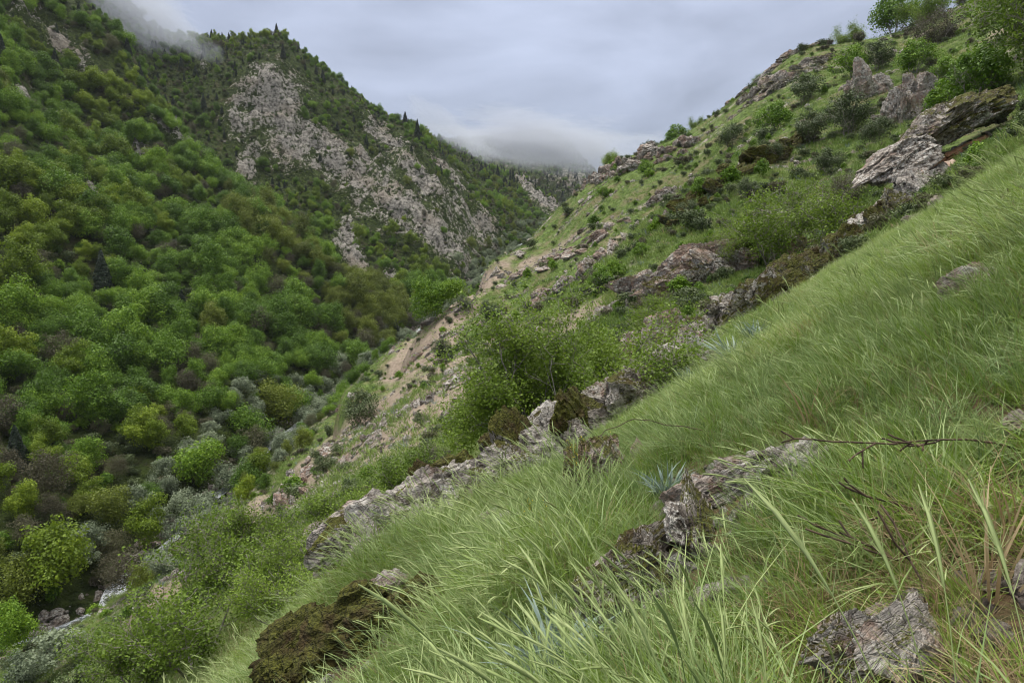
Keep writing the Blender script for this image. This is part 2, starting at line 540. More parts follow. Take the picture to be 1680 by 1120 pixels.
def rock_mat(name, tone, moss=1.0, fine=1.0, red=.35):
    g = G(name)
    tc = g.node('ShaderNodeTexCoord').outputs['Object']
    P = g.pos()
    big = g.noise(.9 * fine, 3, .55, .4, P)
    mid = g.noise(4.5 * fine, 5, .62, .2, P)
    fin = g.noise(26 * fine, 4, .65, 0, P)
    grey = g.mix(g.ramp(mid, .35, .68), (.10 * tone, .082 * tone, .066 * tone), (.37 * tone, .32 * tone, .27 * tone))
    pink = g.mix(g.ramp(fin, .3, .7), (.20 * tone, .135 * tone, .10 * tone), (.44 * tone, .32 * tone, .25 * tone))
    pr = g.attr('pink', 'INSTANCER')
    c = g.mix(g.math('MULTIPLY', g.ramp(g.math('ADD', big, g.math('MULTIPLY', pr, .45)), .56, .74), g.ramp(mid, .62, .42, .25, 1.)), grey, pink)
    # pale lichen
    v = g.vor(9 * fine, 'SMOOTH_F1', P)
    li = g.math('MAXIMUM', g.math('MULTIPLY', g.attr('pale', 'INSTANCER'), g.ramp(mid, .38, .5)), g.math('MULTIPLY', g.ramp(g.noise(9 * fine, 5, .7, .8, P), .49, .55), g.ramp(big, .62, .42)))
    c = g.mix(g.math('MULTIPLY', li, .92), c, (.55, .53, .48))
    # orange lichen specks and dark stains
    c = g.mix(g.math('MULTIPLY', g.ramp(g.noise(31 * fine, 2, .5, .3, P), .68, .74), .5), c, (.30, .14, .04))
    c = g.mix(g.math('MULTIPLY', g.ramp(g.noise(6.5 * fine, 6, .75, 1., P), .56, .66), .75), c, (.035, .030, .024))
    mp = g.node('ShaderNodeMapping')
    mp.inputs['Scale'].default_value = (.9, .9, 7.5)
    g.l.new(tc, mp.inputs[0])
    bed = g.noise(2.0, 5, .65, .5, mp.outputs[0])
    c = g.mix(g.ramp(bed, .60, .70, 0, .45), c, (.055, .044, .034))
    # moss where the rock faces up
    nz = g.normal_z()
    mk = g.math('ADD', g.math('MULTIPLY', g.attr('moss', 'INSTANCER'), moss), g.math('MULTIPLY', nz, .42))
    mk = g.math('ADD', mk, g.math('MULTIPLY', g.noise(2.6 * fine, 5, .62, .4, P), .9))
    mm = g.ramp(mk, 1.20, 1.30)
    mc = g.mix(g.ramp(g.noise(40 * fine, 3, .6, 0, P), .3, .7), (.026, .030, .004), (.115, .118, .014))
    mc = g.mix(g.ramp(g.noise(3 * fine, 3, .6, 0, P), .4, .7), mc, (.045, .030, .008))
    c = g.mix(mm, c, mc)
    hh = g.math('ADD', g.math('MULTIPLY', mid, 1.0), g.math('MULTIPLY', fin, .35))
    hh = g.math('ADD', hh, g.math('MULTIPLY', bed, .4))
    crack = g.ramp(g.vor(3.2 * fine, 'DISTANCE_TO_EDGE', g.node('ShaderNodeTexCoord').outputs['Object']), .0, .05, -.35, 0)
    hh = g.math('ADD', hh, crack)
    hh = g.math('ADD', hh, g.math('MULTIPLY', mm, .5))
    nb = g.bump(hh, 1.0, .14 / fine)
    return g.bsdf(c, .88, .25, nb)


M_ROCK = rock_mat('lichened limestone', 1.0)
M_ROCK_FAR = rock_mat('weathered hillside rock', 1.05, 1.0, .45)


def terrain_mats():
    g = G('hillside ground')
    P = g.pos()
    n1, n2, n3 = g.noise(.22, 5, .6, .3, P), g.noise(1.7, 5, .65, 0, P), g.noise(14, 4, .7, 0, P)
    turf = g.mix(g.ramp(n2, .35, .65), (.055, .085, .02), (.12, .175, .04))
    turf = g.mix(g.ramp(n1, .46, .62, 0, .8), turf, (.15, .125, .07))
    turf = g.mix(g.ramp(n3, .55, .7, 0, .6), turf, (.045, .035, .02))
    soil = g.mix(g.ramp(n3, .3, .7), (.10, .062, .035), (.045, .05, .018))
    earth = g.mix(g.ramp(n2, .3, .7), (.175, .138, .10), (.28, .228, .175))
    earth = g.mix(g.ramp(n3, .55, .75, 0, .6), earth, (.15, .11, .085))
    stone = g.mix(g.ramp(n2, .35, .6), (.12, .10, .09), (.34, .29, .25))
    c = g.mix(g.attr('near'), turf, soil)
    c = g.mix(g.attr('earth'), c, earth)
    c = g.mix(g.attr('stone'), c, stone)
    h = g.math('ADD', n2, g.math('MULTIPLY', n3, .4))
    a = g.bsdf(c, .92, .15, g.bump(h, .7, .25))

    g = G('mountain ground')
    P = g.pos()
    n0, n1, n2, n3 = g.noise(.02, 4, .6, .3, P), g.noise(.12, 5, .6, .4, P), g.noise(.55, 6, .68, .2, P), g.noise(2.2, 3, .6, 0, P)
    green = g.mix(g.ramp(n2, .35, .65), (.022, .034, .010), (.060, .085, .02))
    green = g.mix(g.ramp(n1, .52, .7, 0, .75), green, (.075, .065, .035))
    rock = g.mix(g.ramp(n2, .38, .60), (.085, .08, .070), (.34, .32, .285))
    rock = g.mix(g.ramp(g.noise(.05, 3, .5, 0, P), .45, .65, 0, .6), rock, (.28, .24, .19))
    rock = g.mix(g.ramp(n3, .58, .72, 0, .6), rock, (.05, .055, .03))
    m = g.math('ADD', g.attr('rock'), g.math('MULTIPLY', g.math('SUBTRACT', n2, .5), 1.5))
    m = g.math('ADD', m, g.math('MULTIPLY', g.math('SUBTRACT', n1, .5), 1.6))
    m = g.math('ADD', m, g.math('MULTIPLY', g.math('SUBTRACT', n3, .5), .7))
    m = g.ramp(m, .43, .60)
    m = g.math('MULTIPLY', m, g.ramp(g.attr('rock'), .02, .12))
    c = g.mix(m, green, rock)
    h = g.math('ADD', g.math('MULTIPLY', n1, 2.0), g.math('ADD', n2, g.math('MULTIPLY', n3, .3)))
    b = g.bsdf(c, .95, .1, g.bump(h, 1.0, 2.4))
    return a, b


M_HILL, M_MOUNT = terrain_mats()

g = G('white water')
fo = g.noise(1.4, 6, .75, 1.2, g.pos())
M_WATER = g.bsdf(g.mix(g.ramp(fo, .42, .60), (.09, .11, .10), (.55, .58, .60)), g.ramp(fo, .4, .6, .15, .6), .5, g.bump(fo, .8, .3))
M_YELLOW = G('yellow petals').bsdf((.62, .48, .03), .6, .2, None, .2, (.62, .48, .03, 1))


# ------------------------------------------------------------------ ground meshes
az = np.concatenate([np.linspace(-74, -41, 60)[:-1], np.linspace(-41, 41, 560), np.linspace(41, 74, 60)[1:]])
rr = np.exp(np.r_[np.linspace(math.log(.35), math.log(90), 380)[:-1], np.linspace(math.log(90), math.log(640), 460)[:-1], np.linspace(math.log(640), math.log(1700), 90)])
A, R_ = np.meshgrid(np.radians(az), rr)
GX, GY = R_ * np.sin(A), R_ * np.cos(A)
GZ, GHILL, GROCK = ground(GX, GY, True, True)
nr, na = GX.shape
idx = np.arange(nr * na).reshape(nr, na)
quads = np.stack([idx[:-1, :-1], idx[:-1, 1:], idx[1:, 1:], idx[1:, :-1]], -1).reshape(-1, 4)
hq = GHILL.ravel()[quads].mean(1) >= .5
allV = np.stack([GX, GY, GZ], -1).reshape(-1, 3)


def sub_mesh(name, sel, mat):
    q = quads[sel]
    used, inv = np.unique(q, return_inverse=True)
    me = mesh_np(name, allV[used], inv.reshape(-1, 4), [mat])
    return me, used


farq = (GY.ravel()[quads].mean(1) > 760) & ~hq
me, used = sub_mesh('hillside', hq, M_HILL)
X, Y, Z = allV[used].T
earth = blob_mask(EARTH_BLOBS, X, Y, Z, 200)
nz_ = fbm(np.stack([X, Y, 0 * X], -1) / 2.5, 4, 71, .6)
fattr(me, 'earth', sstep(.25, .55, earth + .35 * nz_ * (earth > .03)))
fattr(me, 'near', sstep(16, 9, np.hypot(X, Y)))
far_h = sstep(30, 60, Y)
gorge = sstep(4, 0.5, X - stream_at(Y)[0] - 9)
fattr(me, 'stone', np.clip(sstep(.30, .5, fbm(np.stack([(X - .35 * Y) / 9, (.35 * X + Y) / 4, Z / 9], -1), 4, 55, .6)) * far_h * .9 * (earth < .3) + .5 * gorge, 0, 1))
obj('hillside', me, kind='structure')
me, used = sub_mesh('mountainside', ~hq & ~farq, M_MOUNT)
fattr(me, 'rock', GROCK.ravel()[used])
obj('mountainside', me, kind='structure')
me, used = sub_mesh('distant_mountain', farq, M_MOUNT)
fattr(me, 'rock', np.maximum(GROCK.ravel()[used], .25))
obj('distant_mountain', me, kind='structure')

# stream
sy = np.concatenate([np.arange(34, 200, 1.2), np.arange(200, 600, 5)])
sx, sz = stream_at(sy)
tx, ty = np.gradient(sx), np.gradient(sy)
ln = np.hypot(tx, ty)
nx_, ny_ = ty / ln, -tx / ln
wob = fbm(np.stack([sy / 9, sy * 0, sy * 0], -1), 3, 4)
sx = sx + 1.2 * wob
cols = np.linspace(-1, 1, 9)
wd = np.where(sy < 84, 1.3, .75) + .45 * fbm(np.stack([sy / 6, sy * 0 + 5, sy * 0], -1), 3, 8)
SXX, SYY = sx[:, None] + nx_[:, None] * cols * wd[:, None], sy[:, None] + ny_[:, None] * cols * wd[:, None]
SZZ = sz[:, None] + .16 * fbm(np.stack([SXX, SYY, 0 * SXX], -1) / 1.1, 4, 12, .6) - .03
ix = np.arange(SXX.size).reshape(SXX.shape)
obj('stream', mesh_np('stream', np.stack([SXX, SYY, SZZ], -1).reshape(-1, 3),
                      np.stack([ix[:-1, :-1], ix[:-1, 1:], ix[1:, 1:], ix[1:, :-1]], -1).reshape(-1, 4), [M_WATER]), kind='structure')


# ------------------------------------------------------------------ fast lookup on the finished ground
_azr, _lr = np.radians(az), np.log(rr)
_elev = GZ / R_
HORIZ = np.maximum.accumulate(_elev, 0)


def lookup(grid, x, y):
    a = np.interp(np.arctan2(x, y), _azr, np.arange(na))
    r = np.interp(np.log(np.hypot(x, y) + 1e-9), _lr, np.arange(nr))
    i, j = np.clip(r.astype(int), 0, nr - 2), np.clip(a.astype(int), 0, na - 2)
    u, v = r - i, a - j
    return (grid[i, j] * (1 - u) * (1 - v) + grid[i + 1, j] * u * (1 - v) + grid[i, j + 1] * (1 - u) * v + grid[i + 1, j + 1] * u * v)


def gz(x, y):
    return lookup(GZ, np.asarray(x, float), np.asarray(y, float))


def in_view(x, y, z, h, m=90, slack=0.0):
    px, py = project(x, y, z)
    px2, py2 = project(x, y, z + h)
    ok = (px > -m) & (px < W_PX + m) & (py2 < H_PX + m) & (py > -m) & (y > 0)
    return ok & ((z + h) / np.hypot(x, y) + slack > lookup(HORIZ, x * .985, y * .985))


def slope_n(x, y, e=.4):
    n = Vector((float(gz(x - e, y) - gz(x + e, y)), float(gz(x, y - e) - gz(x, y + e)), 2 * e))
    return n.normalized()


# ------------------------------------------------------------------ leaves, wood, rocks
def unit(v):
    return v / (np.linalg.norm(v, axis=-1, keepdims=True) + 1e-9)


def leaf_arrays(c, n, L, Wd, rng):
    m = len(c)
    n = unit(n)
    t = unit(np.cross(n, rng.normal(size=(m, 3))))
    b = np.cross(n, t)
    L = np.asarray(L).reshape(-1, 1) * np.ones((m, 1)) * .5
    Wd = np.asarray(Wd).reshape(-1, 1) * np.ones((m, 1)) * .5
    V = np.stack([c - t * L, c + b * Wd + n * L * .12, c + t * L, c - b * Wd + n * L * .12], 1).reshape(-1, 3)
    return V, np.arange(4 * m).reshape(m, 4)


def leaf_mesh(name, c, n, L, Wd, mat, rng):
    V, Fq = leaf_arrays(c, n, L, Wd, rng)
    me = mesh_np(name, V, Fq, [mat], False)
    fattr(me, 'shade', np.repeat(rng.random(len(c)), 4))
    return me


def crown_mesh(name, mat, seed, kind='round', n=3400, size=.3):
    rng = np.random.default_rng(seed)
    if kind in ('round', 'tall', 'shrub'):
        H = {'round': 6.5, 'tall': 8.5, 'shrub': 2.6}[kind]
        Rr = {'round': 3.4, 'tall': 3.0, 'shrub': 2.0}[kind]
        k = {'round': 40, 'tall': 44, 'shrub': 18}[kind]
        c0 = unit(rng.normal(size=(k, 3))) * rng.random((k, 1)) ** .3 * rng.uniform(.75, 1.15, (k, 1))
        c0[:, 2] = c0[:, 2] * .5 + .12 * rng.normal(size=k)
        cc = c0 * [Rr * .78, Rr * .78, H * .62] + [0, 0, H * .56]
        cc[:, :2] *= (1.15 - .45 * np.clip(cc[:, 2:3] / H, 0, 1))
        cr = Rr * rng.uniform(.13, .40, k)
        w = cr ** 2
        li = rng.choice(k, n, p=w / w.sum())
        d = unit(rng.normal(size=(n, 3)) + [0, 0, .35])
        rad = cr[li][:, None] * (1 - .35 * rng.random((n, 1)) ** 2) * (1 + .18 * rng.normal(size=(n, 1)))
        p = cc[li] + d * rad
        p += .55 * fbm(p / .9, 3, seed)[:, None] * d
        nrm = d + rng.normal(size=(n, 3)) * .55 + [0, 0, .25]
        p[:, 2] = np.maximum(p[:, 2], .05)
    elif kind == 'cone':
        H, Rr = 7.0, 2.1
        z = H * rng.beta(1.1, 1.5, n)
        a = rng.random(n) * 2 * np.pi
        prof = Rr * (1 - z / H) ** .75 * (.75 + .3 * fbm(np.stack([np.cos(a) * 1.5, np.sin(a) * 1.5, z / 1.3], -1), 3, seed))
        rad = prof * (.55 + .5 * rng.random(n) ** .5)
        p = np.stack([np.cos(a) * rad, np.sin(a) * rad, z + .25], -1)
        nrm = np.stack([np.cos(a), np.sin(a), 0 * a + .5], -1) + rng.normal(size=(n, 3)) * .6
    s = size * rng.uniform(.6, 1.4, n)
    return leaf_mesh(name, p, nrm, s, s * .75, mat, rng)


class Wood:
    def __init__(s, seed):
        s.r = random.Random(seed)
        s.seg, s.tips = [], []

    def grow(s, p, d, L, r, lev, maxlev, wig=.3, up=.08, kids=(3, 5), spread=.8, sh=.68):
        n = 5 if lev < 2 else 4
        pts = [p]
        for i in range(n):
            d = (d + Vector((s.r.gauss(0, wig), s.r.gauss(0, wig), s.r.gauss(0, wig) + up)) * .6).normalized()
            q = p + d * (L / n)
            r1 = max(r * (1 - .13), .004)
            s.seg.append((p, q, r, r1))
            p, r = q, r1
            pts.append((p))
            if lev >= maxlev - 1:
                s.tips.append((p, d, lev))
        if lev < maxlev:
            for i in range(s.r.randint(*kids)):
                j = s.r.randint(1 if lev == 0 else 1, n)
                side = Vector((s.r.gauss(0, 1), s.r.gauss(0, 1), s.r.gauss(0, .6))).normalized()
                nd = (d + side * spread).normalized()
                s.grow(pts[j], nd, L * sh * s.r.uniform(.7, 1.15), max(r * .95 * s.r.uniform(.55, .8), .004), lev + 1, maxlev, wig, up, kids, spread, sh)

    def mesh(s, name, mat, sides=5):
        S = np.array([[*a, *b, c, d] for a, b, c, d in s.seg])
        A_, B_ = S[:, :3], S[:, 3:6]
        B_ = B_ + (B_ - A_) * .06
        ax = unit(B_ - A_)
        ref = np.where(np.abs(ax[:, 2:3]) < .9, [[0, 0, 1.]], [[1., 0, 0]])
        u = unit(np.cross(ax, ref))
        v = np.cross(ax, u)
        th = np.arange(sides) / sides * 2 * np.pi
        ring = u[:, None] * np.cos(th)[None, :, None] + v[:, None] * np.sin(th)[None, :, None]
        V = np.concatenate([A_[:, None] + ring * S[:, 6, None, None], B_[:, None] + ring * S[:, 7, None, None]], 1)
        m = len(S)
        f = np.array([[k, (k + 1) % sides, sides + (k + 1) % sides, sides + k] for k in range(sides)])
        Fq = (f[None] + (np.arange(m) * 2 * sides)[:, None, None]).reshape(-1, 4)
        return mesh_np(name, V.reshape(-1, 3), Fq, [mat])

    def leaves(s, name, mat, per, size, rad, seed, keep=1.0):
        rng = np.random.default_rng(seed)
        T = np.array([[*p] for p, d, l in s.tips])
        if keep < 1:
            T = T[rng.random(len(T)) < keep]
        c = np.repeat(T, per, 0)
        c = c + rng.normal(size=c.shape) * rad
        nrm = rng.normal(size=c.shape) * .7 + [0, 0, .8]
        L = size * rng.uniform(.6, 1.35, len(c))
        return leaf_mesh(name, c, nrm, L, L * .62, mat, rng)


def rock_mesh(name, seed, mat, n=26, strata=1.0, rough=1.0):
    rng = np.random.default_rng(seed)
    g = np.linspace(-1, 1, n + 1)
    g = np.tan(g * math.pi / 4)
    Vs, Fs, off = [], [], 0
    u, v = np.meshgrid(g, g, indexing='ij')
    o = np.ones_like(u)
    ii = np.arange((n + 1) ** 2).reshape(n + 1, n + 1)
    q = np.stack([ii[:-1, :-1], ii[1:, :-1], ii[1:, 1:], ii[:-1, 1:]], -1).reshape(-1, 4)
    for P in ((u, v, o), (v, u, -o), (o, u, v), (-o, v, u), (v, o, u), (u, -o, v)):
        Vs.append(np.stack(P, -1).reshape(-1, 3))
        Fs.append(q + off)
        off += (n + 1) ** 2
    D = np.concatenate(Vs)
    Fq = np.concatenate(Fs)
    key = np.round(unit(D) * 5000).astype(np.int64)
    _, first, inv = np.unique(key, axis=0, return_index=True, return_inverse=True)
    D = unit(D[first])
    Fq = inv.reshape(-1)[Fq]
    # cut by planes: angular, fractured blocks
    k = 22
    nn = unit(rng.normal(size=(k, 3)) * [1, 1, .8])
    hh = rng.uniform(.5, 1.0, k)
    dn = D @ nn.T
    r = np.min(np.where(dn > .12, hh / np.maximum(dn, .12), 9), 1)
    r = np.minimum(r, 1.35)
    p = D * r[:, None]
    cs = unit(rng.normal(size=(34, 3)))
    cell = np.argmax(D @ cs.T + .06 * fbm(D * 4 + seed, 2, seed + 3)[:, None], 1)
    p = p * (1 + rng.uniform(-.13, .10, 34)[cell] * rough)[:, None]
    led = fbm(np.stack([p[:, 0] * .7, p[:, 1] * .7, p[:, 2] * 6.5], -1) + seed, 3, seed, .6, True)
    p = p + D * [1, 1, .25] * (led * .06 * strata)[:, None]
    p = p + D * (.17 * rough * fbm(p * 2.3 + seed, 5, seed + 5, .6, True) - .05)[:, None]
    p = p + D * (.030 * rough * fbm(p * 9 + seed, 3, seed + 9, .6))[:, None]
    return mesh_np(name, p, Fq, [mat], False)


ROCKS = [rock_mesh('boulder', 100 + i, M_ROCK, 34, 1.0 if i % 3 else .5, 1.0) for i in range(12)]
ROCKS_FAR = [rock_mesh('crag_block', 200 + i, M_ROCK_FAR, 22, 1.3, 1.25) for i in range(10)]


# ------------------------------------------------------------------ rock outcrops: one thing each, its blocks are parts


def outcrop(name, label, line, size, n, moss=.4, pink=0., cat='rocks', far=False, spread=.5, flat=.55, stretch=1.9, lift=.1, sink=None, group=None, seed=None, rise=0., pale=0.):
    """line: picture points, optionally with a distance; size: block size in metres"""
    rg = random.Random(seed if seed is not None else int(sum(p[0] * 7 + p[1] for p in line)))
    P = []
    for c in line:
        if len(c) == 3:
            q = at(*c)
            P.append(Vector((q[0], q[1], float(gz(q[0], q[1])))))
        else:
            P.append(surf(*c))
    mid = sum(P, Vector()) / len(P)
    root = bpy.data.objects.new(name, None)
    root.empty_display_size = .2
    root.location = (mid.x, mid.y, float(gz(mid.x, mid.y)))
    root['label'], root['category'] = label, cat
    root['group'] = group or 'rock outcrops on the right hillside'
    link(root)
    near_ = size < 1.8
    RS_ = .50 if near_ else .40 if not far else .33
    if near_:
        lift *= 1.7
        n = int(n * 1.25) if n > 5 else n
    else:
        n = int(n * 1.9)
    lens = [0]
    for a, b in zip(P, P[1:]):
        lens.append(lens[-1] + (b - a).length)
    for i in range(n):
        t = lens[-1] * ((i + rg.uniform(.2, .8)) / n)
        k = 0
        while k < len(P) - 2 and lens[k + 1] < t:
            k += 1
        if len(P) > 1:
            u = (t - lens[k]) / max(lens[k + 1] - lens[k], 1e-6)
            p = P[k].lerp(P[k + 1], u)
            d = (P[k + 1] - P[k]).normalized()
        else:
            p, d = P[0].copy(), Vector((.65, .6, .3)).normalized()
            a = rg.uniform(0, 6.3)
            rr_ = size * .5 * math.sqrt(rg.random()) if n > 1 else 0
            p += Vector((math.cos(a) * rr_, math.sin(a) * rr_, 0))
        s = size * rg.choice([.45, .6, .8, 1.0, 1.15]) if n > 1 else size
        if not near_:
            s *= rg.choice([.6, .8, 1.0])
        off = rg.uniform(-spread, spread) * size if n > 1 else 0
        side = Vector((d.y, -d.x, 0)).normalized()
        p = p + side * off
        p.z = float(gz(p.x, p.y)) + min(s * lift * .36, .45 * s * RS_ * flat)
        nrm = (slope_n(p.x, p.y, max(.3, s * .4)) + Vector((0, 0, .35))).normalized()
        d = (d - nrm * d.dot(nrm)).normalized()
        M = Matrix((d, nrm.cross(d), nrm)).transposed().to_4x4()
        M = Matrix.Translation(p) @ M @ Euler((rg.gauss(0, .16), rg.gauss(0, .16), rg.gauss(0, .28))).to_matrix().to_4x4()
        if rg.random() < .5:
            M = M @ Matrix.Rotation(math.pi, 4, 'Z')
        M = M @ Matrix.Diagonal((s * RS_ * stretch * rg.uniform(.45, .8), s * RS_ * rg.uniform(.4, .7), s * RS_ * flat * rg.uniform(.6, 1.0), 1))
        o = bpy.data.objects.new('boulder', rg.choice(ROCKS_FAR if far else ROCKS))
        o['moss'] = moss + rg.uniform(-.15, .15)
        o['pink'] = pink + rg.uniform(-.1, .1)
        o['pale'] = pale * rg.uniform(.6, 1.2)
        link(o, root)
        o.matrix_parent_inverse = Matrix.Identity(4)
        o.matrix_basis = Matrix.Translation(-Vector(root.location)) @ M
    return root


OC = outcrop
OC('mossy_boulder', 'large dome of dark brown moss at the bottom edge of the picture', [(450, 1125), (530, 1092), (605, 1060)], 1.25, 9, 1.2, -.1, 'rock', spread=.25, flat=.62, lift=.55, stretch=1.5, seed=8)
OC('mossy_boulder', 'dark mossy boulder in tall grass right of the big moss dome', [(680, 1020)], .62, 3, 1.10, 0, 'rock', flat=1.1, lift=.3)
OC('rock_outcrop', 'long pale lichened slab with brown moss on its upper edge, below the leaning boulder', [(560, 945, 9), (640, 915, 9.8), (720, 880, 10.8), (830, 838, 12)], 1.2, 34, .38, .05, spread=.42, flat=.95, lift=.95, rise=.2, pale=.5)
OC('rock_outcrop', 'leaning grey boulder with moss on its left shoulder', [(770, 800, 12)], 1.75, 4, .78, -.2, flat=1.25, lift=.95, stretch=1.4, pale=.7)
OC('rock_outcrop', 'lichened rocks between the leaning boulder and the moss mound', [(820, 790, 12.4), (905, 742, 13.5)], 1.2, 10, .42, -.2, flat=1.15, lift=.9, pale=.7)
OC('rock_outcrop', 'rounded mound thick with olive moss at the foot of the big bush', [(900, 712, 13.8), (955, 695, 14.6)], 1.55, 4, 1.25, -.2, flat=1.1, lift=.8, stretch=1.5)
OC('rock_outcrop', 'grey and pink rock rib climbing from the moss mound through the grass', [(960, 722, 14.3), (1040, 655, 15.6), (1135, 592, 18)], 1.25, 24, .48, .1, spread=.4, flat=1.1, lift=.85, rise=.3, pale=.5)
OC('rock_outcrop', 'short dark rib left of the mossy slab', [(1090, 570, 21), (1140, 520, 22.5), (1190, 490, 24)], 1.4, 16, .6, .1, flat=.9, lift=.5, pale=.3)
OC('rock_outcrop', 'long tilted slab with a broad stripe of moss, its pointed foot in the grass', [(1225, 508, 21.5), (1300, 455, 22.7), (1380, 405, 24.3), (1462, 352, 26)], 1.95, 44, .78, .2, spread=.5, flat=1.05, lift=.6, pale=.4)
OC('rock_outcrop', 'pale grey rock face just below the cave', [(1400, 345, 27), (1450, 310, 28), (1500, 280, 29.5)], 2.0, 16, .35, .0, pale=.5, spread=.6, flat=1.0, lift=.5, rise=.3)
OC('rock_outcrop', 'cliff band with pink fractured faces below the light green bush', [(1050, 492, 36), (1120, 450, 36), (1200, 430, 36), (1280, 395, 36)], 3.2, 34, .55, .40, spread=.45, flat=1.0, lift=.5, rise=.35)
OC('rock_outcrop', 'dark brown moss covered ledge above the cliff band', [(1085, 375, 46), (1150, 330, 49), (1220, 285, 54), (1330, 225, 62)], 3.0, 30, 1.05, .0, spread=.4, flat=.75, lift=.5)
OC('rock_outcrop', 'pointed square crag standing alone under the skyline bushes', [(1400, 185, 76), (1440, 178, 76)], 4.2, 16, .50, .25, flat=1.3, lift=.9, spread=.4, rise=.9, stretch=1.3, pale=.3)
OC('rock_outcrop', 'blocky crag with a pink face left of the cave', [(1470, 225, 56), (1505, 230, 54)], 3.6, 16, .45, .35, flat=1.4, lift=.9, spread=.35, rise=.9, stretch=1.3, pale=.3)
OC('rock_outcrop', 'broken summit crags on the skyline peak', [(1255, 158, 144), (1300, 118, 142), (1350, 92, 139)], 6.0, 30, .5, .05, far=True, flat=.75, lift=.5, spread=.9)
OC('rock_outcrop', 'ledges on the slope below the skyline peak', [(1230, 205, 120), (1290, 178, 120), (1350, 150, 115)], 5.5, 20, .55, .05, far=True, flat=.6, lift=.3, spread=1.0)
OC('rock_outcrop', 'grey slab showing through bushes left of the skyline peak', [(1190, 200, 150), (1240, 172, 148)], 5, 9, .3, .1, far=True, flat=.6, lift=.4)
OC('rock_outcrop', 'pinkish cliffs at the very nose of the hillside, beside the far valley', [(965, 330, 150), (1000, 318, 140), (1060, 305, 128), (1130, 296, 120)], 5.6, 34, .35, .3, far=True, flat=.85, lift=.5, spread=.8)
OC('rock_outcrop', 'small dark cliff right of the hillside nose', [(1070, 338, 100), (1100, 322, 100)], 4.5, 9, .4, .1, far=True, flat=.8, lift=.4)
OC('rock_outcrop', 'reddish band of ledges at the middle of the far hillside crest', [(830, 445, 112), (890, 425, 100), (960, 400, 96), (1020, 380, 92)], 4.2, 30, .2, .6, far=True, flat=.5, lift=.3, spread=1.0)
OC('rock_outcrop', 'grey upright crag left of the dark mossy cliffs', [(940, 478, 72), (985, 440, 74), (1015, 400, 80)], 4.2, 18, .3, .1, far=True, flat=.9, lift=.4, spread=.6)
OC('rock_outcrop', 'brown ledges behind the top of the big bush', [(850, 500, 80), (920, 480, 76)], 3.4, 16, .25, .5, far=True, flat=.5, lift=.3, spread=.9)
OC('rock_outcrop', 'crumbling pink rocks along the hillside edge above the valley trees', [(770, 490, 126), (740, 530, 110), (700, 562, 102), (665, 600, 96)], 4.2, 26, .2, .5, far=True, flat=.7, lift=.3, spread=.7)
OC('rock_outcrop', 'jagged grey rocks stepping down the hillside edge left of the big bush', [(740, 560, 82), (690, 600, 84), (640, 640, 84), (590, 675, 80), (556, 700, 75)], 2.4, 22, .2, .55, far=True, flat=.65, lift=.3, spread=.8)
OC('rock_outcrop', 'fractured pink cliff above the lower left bushes', [(505, 765, 55), (470, 800, 50), (440, 850, 44), (500, 850, 40)], 2.6, 22, .15, .65, far=True, flat=.8, lift=.35, spread=.7)
OC('rock_outcrop', 'low pink rocks among the lower left bushes', [(430, 905, 32), (330, 935, 34), (260, 985, 36), (235, 1030, 33)], 2.2, 22, .15, .5, far=True, flat=.5, lift=.2, spread=.9)
OC('boulder', 'orange brown boulder at the right foot of the big bush', [(1035, 580, 25)], 2.2, 3, .2, .9, 'rock', flat=1.1, lift=.6)
OC('boulder', 'brown and orange boulder in the grass below the dead branch', [(1025, 780)], .85, 3, .50, .9, 'rock', flat=1.0, lift=.5, stretch=1.5)
OC('boulder', 'broken lichened block with a dark mossy front in the foreground grass', [(1040, 955), (1005, 1010), (1085, 905)], .50, 10, .45, .3, pale=.3, cat= 'rock', flat=1.0, lift=.4)
OC('boulder', 'crumbly pinkish rock patch half buried in grass', [(1120, 830), (1180, 800), (1250, 775)], .40, 14, .2, .6, 'rock', flat=.6, lift=.4, pale=.3)
OC('boulder', 'small pile of grey stones in grass right of the crumbly patch', [(1280, 790), (1310, 760)], .30, 8, .3, .2, 'rock', flat=1.0, lift=.7, pale=.4)
OC('boulder', 'pink and white lichened rock at the bottom edge, dark moss spots', [(1420, 1130), (1455, 1085), (1505, 1040)], .29, 5, .42, .55, pale=.8, cat= 'rock', flat=1.1, lift=.9)
OC('boulder', 'pale stone at the right edge of the picture', [(1668, 715)], .20, 1, .0, .3, pale=.3, cat='rock', flat=.9, lift=.7)
OC('boulder', 'red brown rock under drooping dry grass by the right edge', [(1605, 465), (1575, 480)], .50, 4, .1, 1.0, 'rock', flat=1.0, lift=.25)
OC('rock_outcrop', 'mossy slab lying in the grass at the upper right edge', [(1575, 400), (1620, 365), (1675, 325)], .55, 9, 1.25, .1, flat=.6, lift=.3)
for i, (c, s, lb) in enumerate([((1170, 600), .5, 'flat stone in the grass below the blue grey tuft'), ((820, 850), .45, 'grey stone at the top of the pale slab'), ((840, 880), .35, 'thin dark stone in the grass right of the pale slab'),
                                ((655, 960), .4, 'pinkish round stone in front of the little leafy sapling'), ((1130, 790), .25, 'dark splintered rock behind the crumbly patch'), ((1660, 960), .13, 'grey stone under the dry stalks'), ((1300, 965), .16, 'stone almost hidden by the grass in the lower right')]):
    OC('stone', lb, [c], s, 2, .3, .2, 'stone', flat=.8, lift=.3)


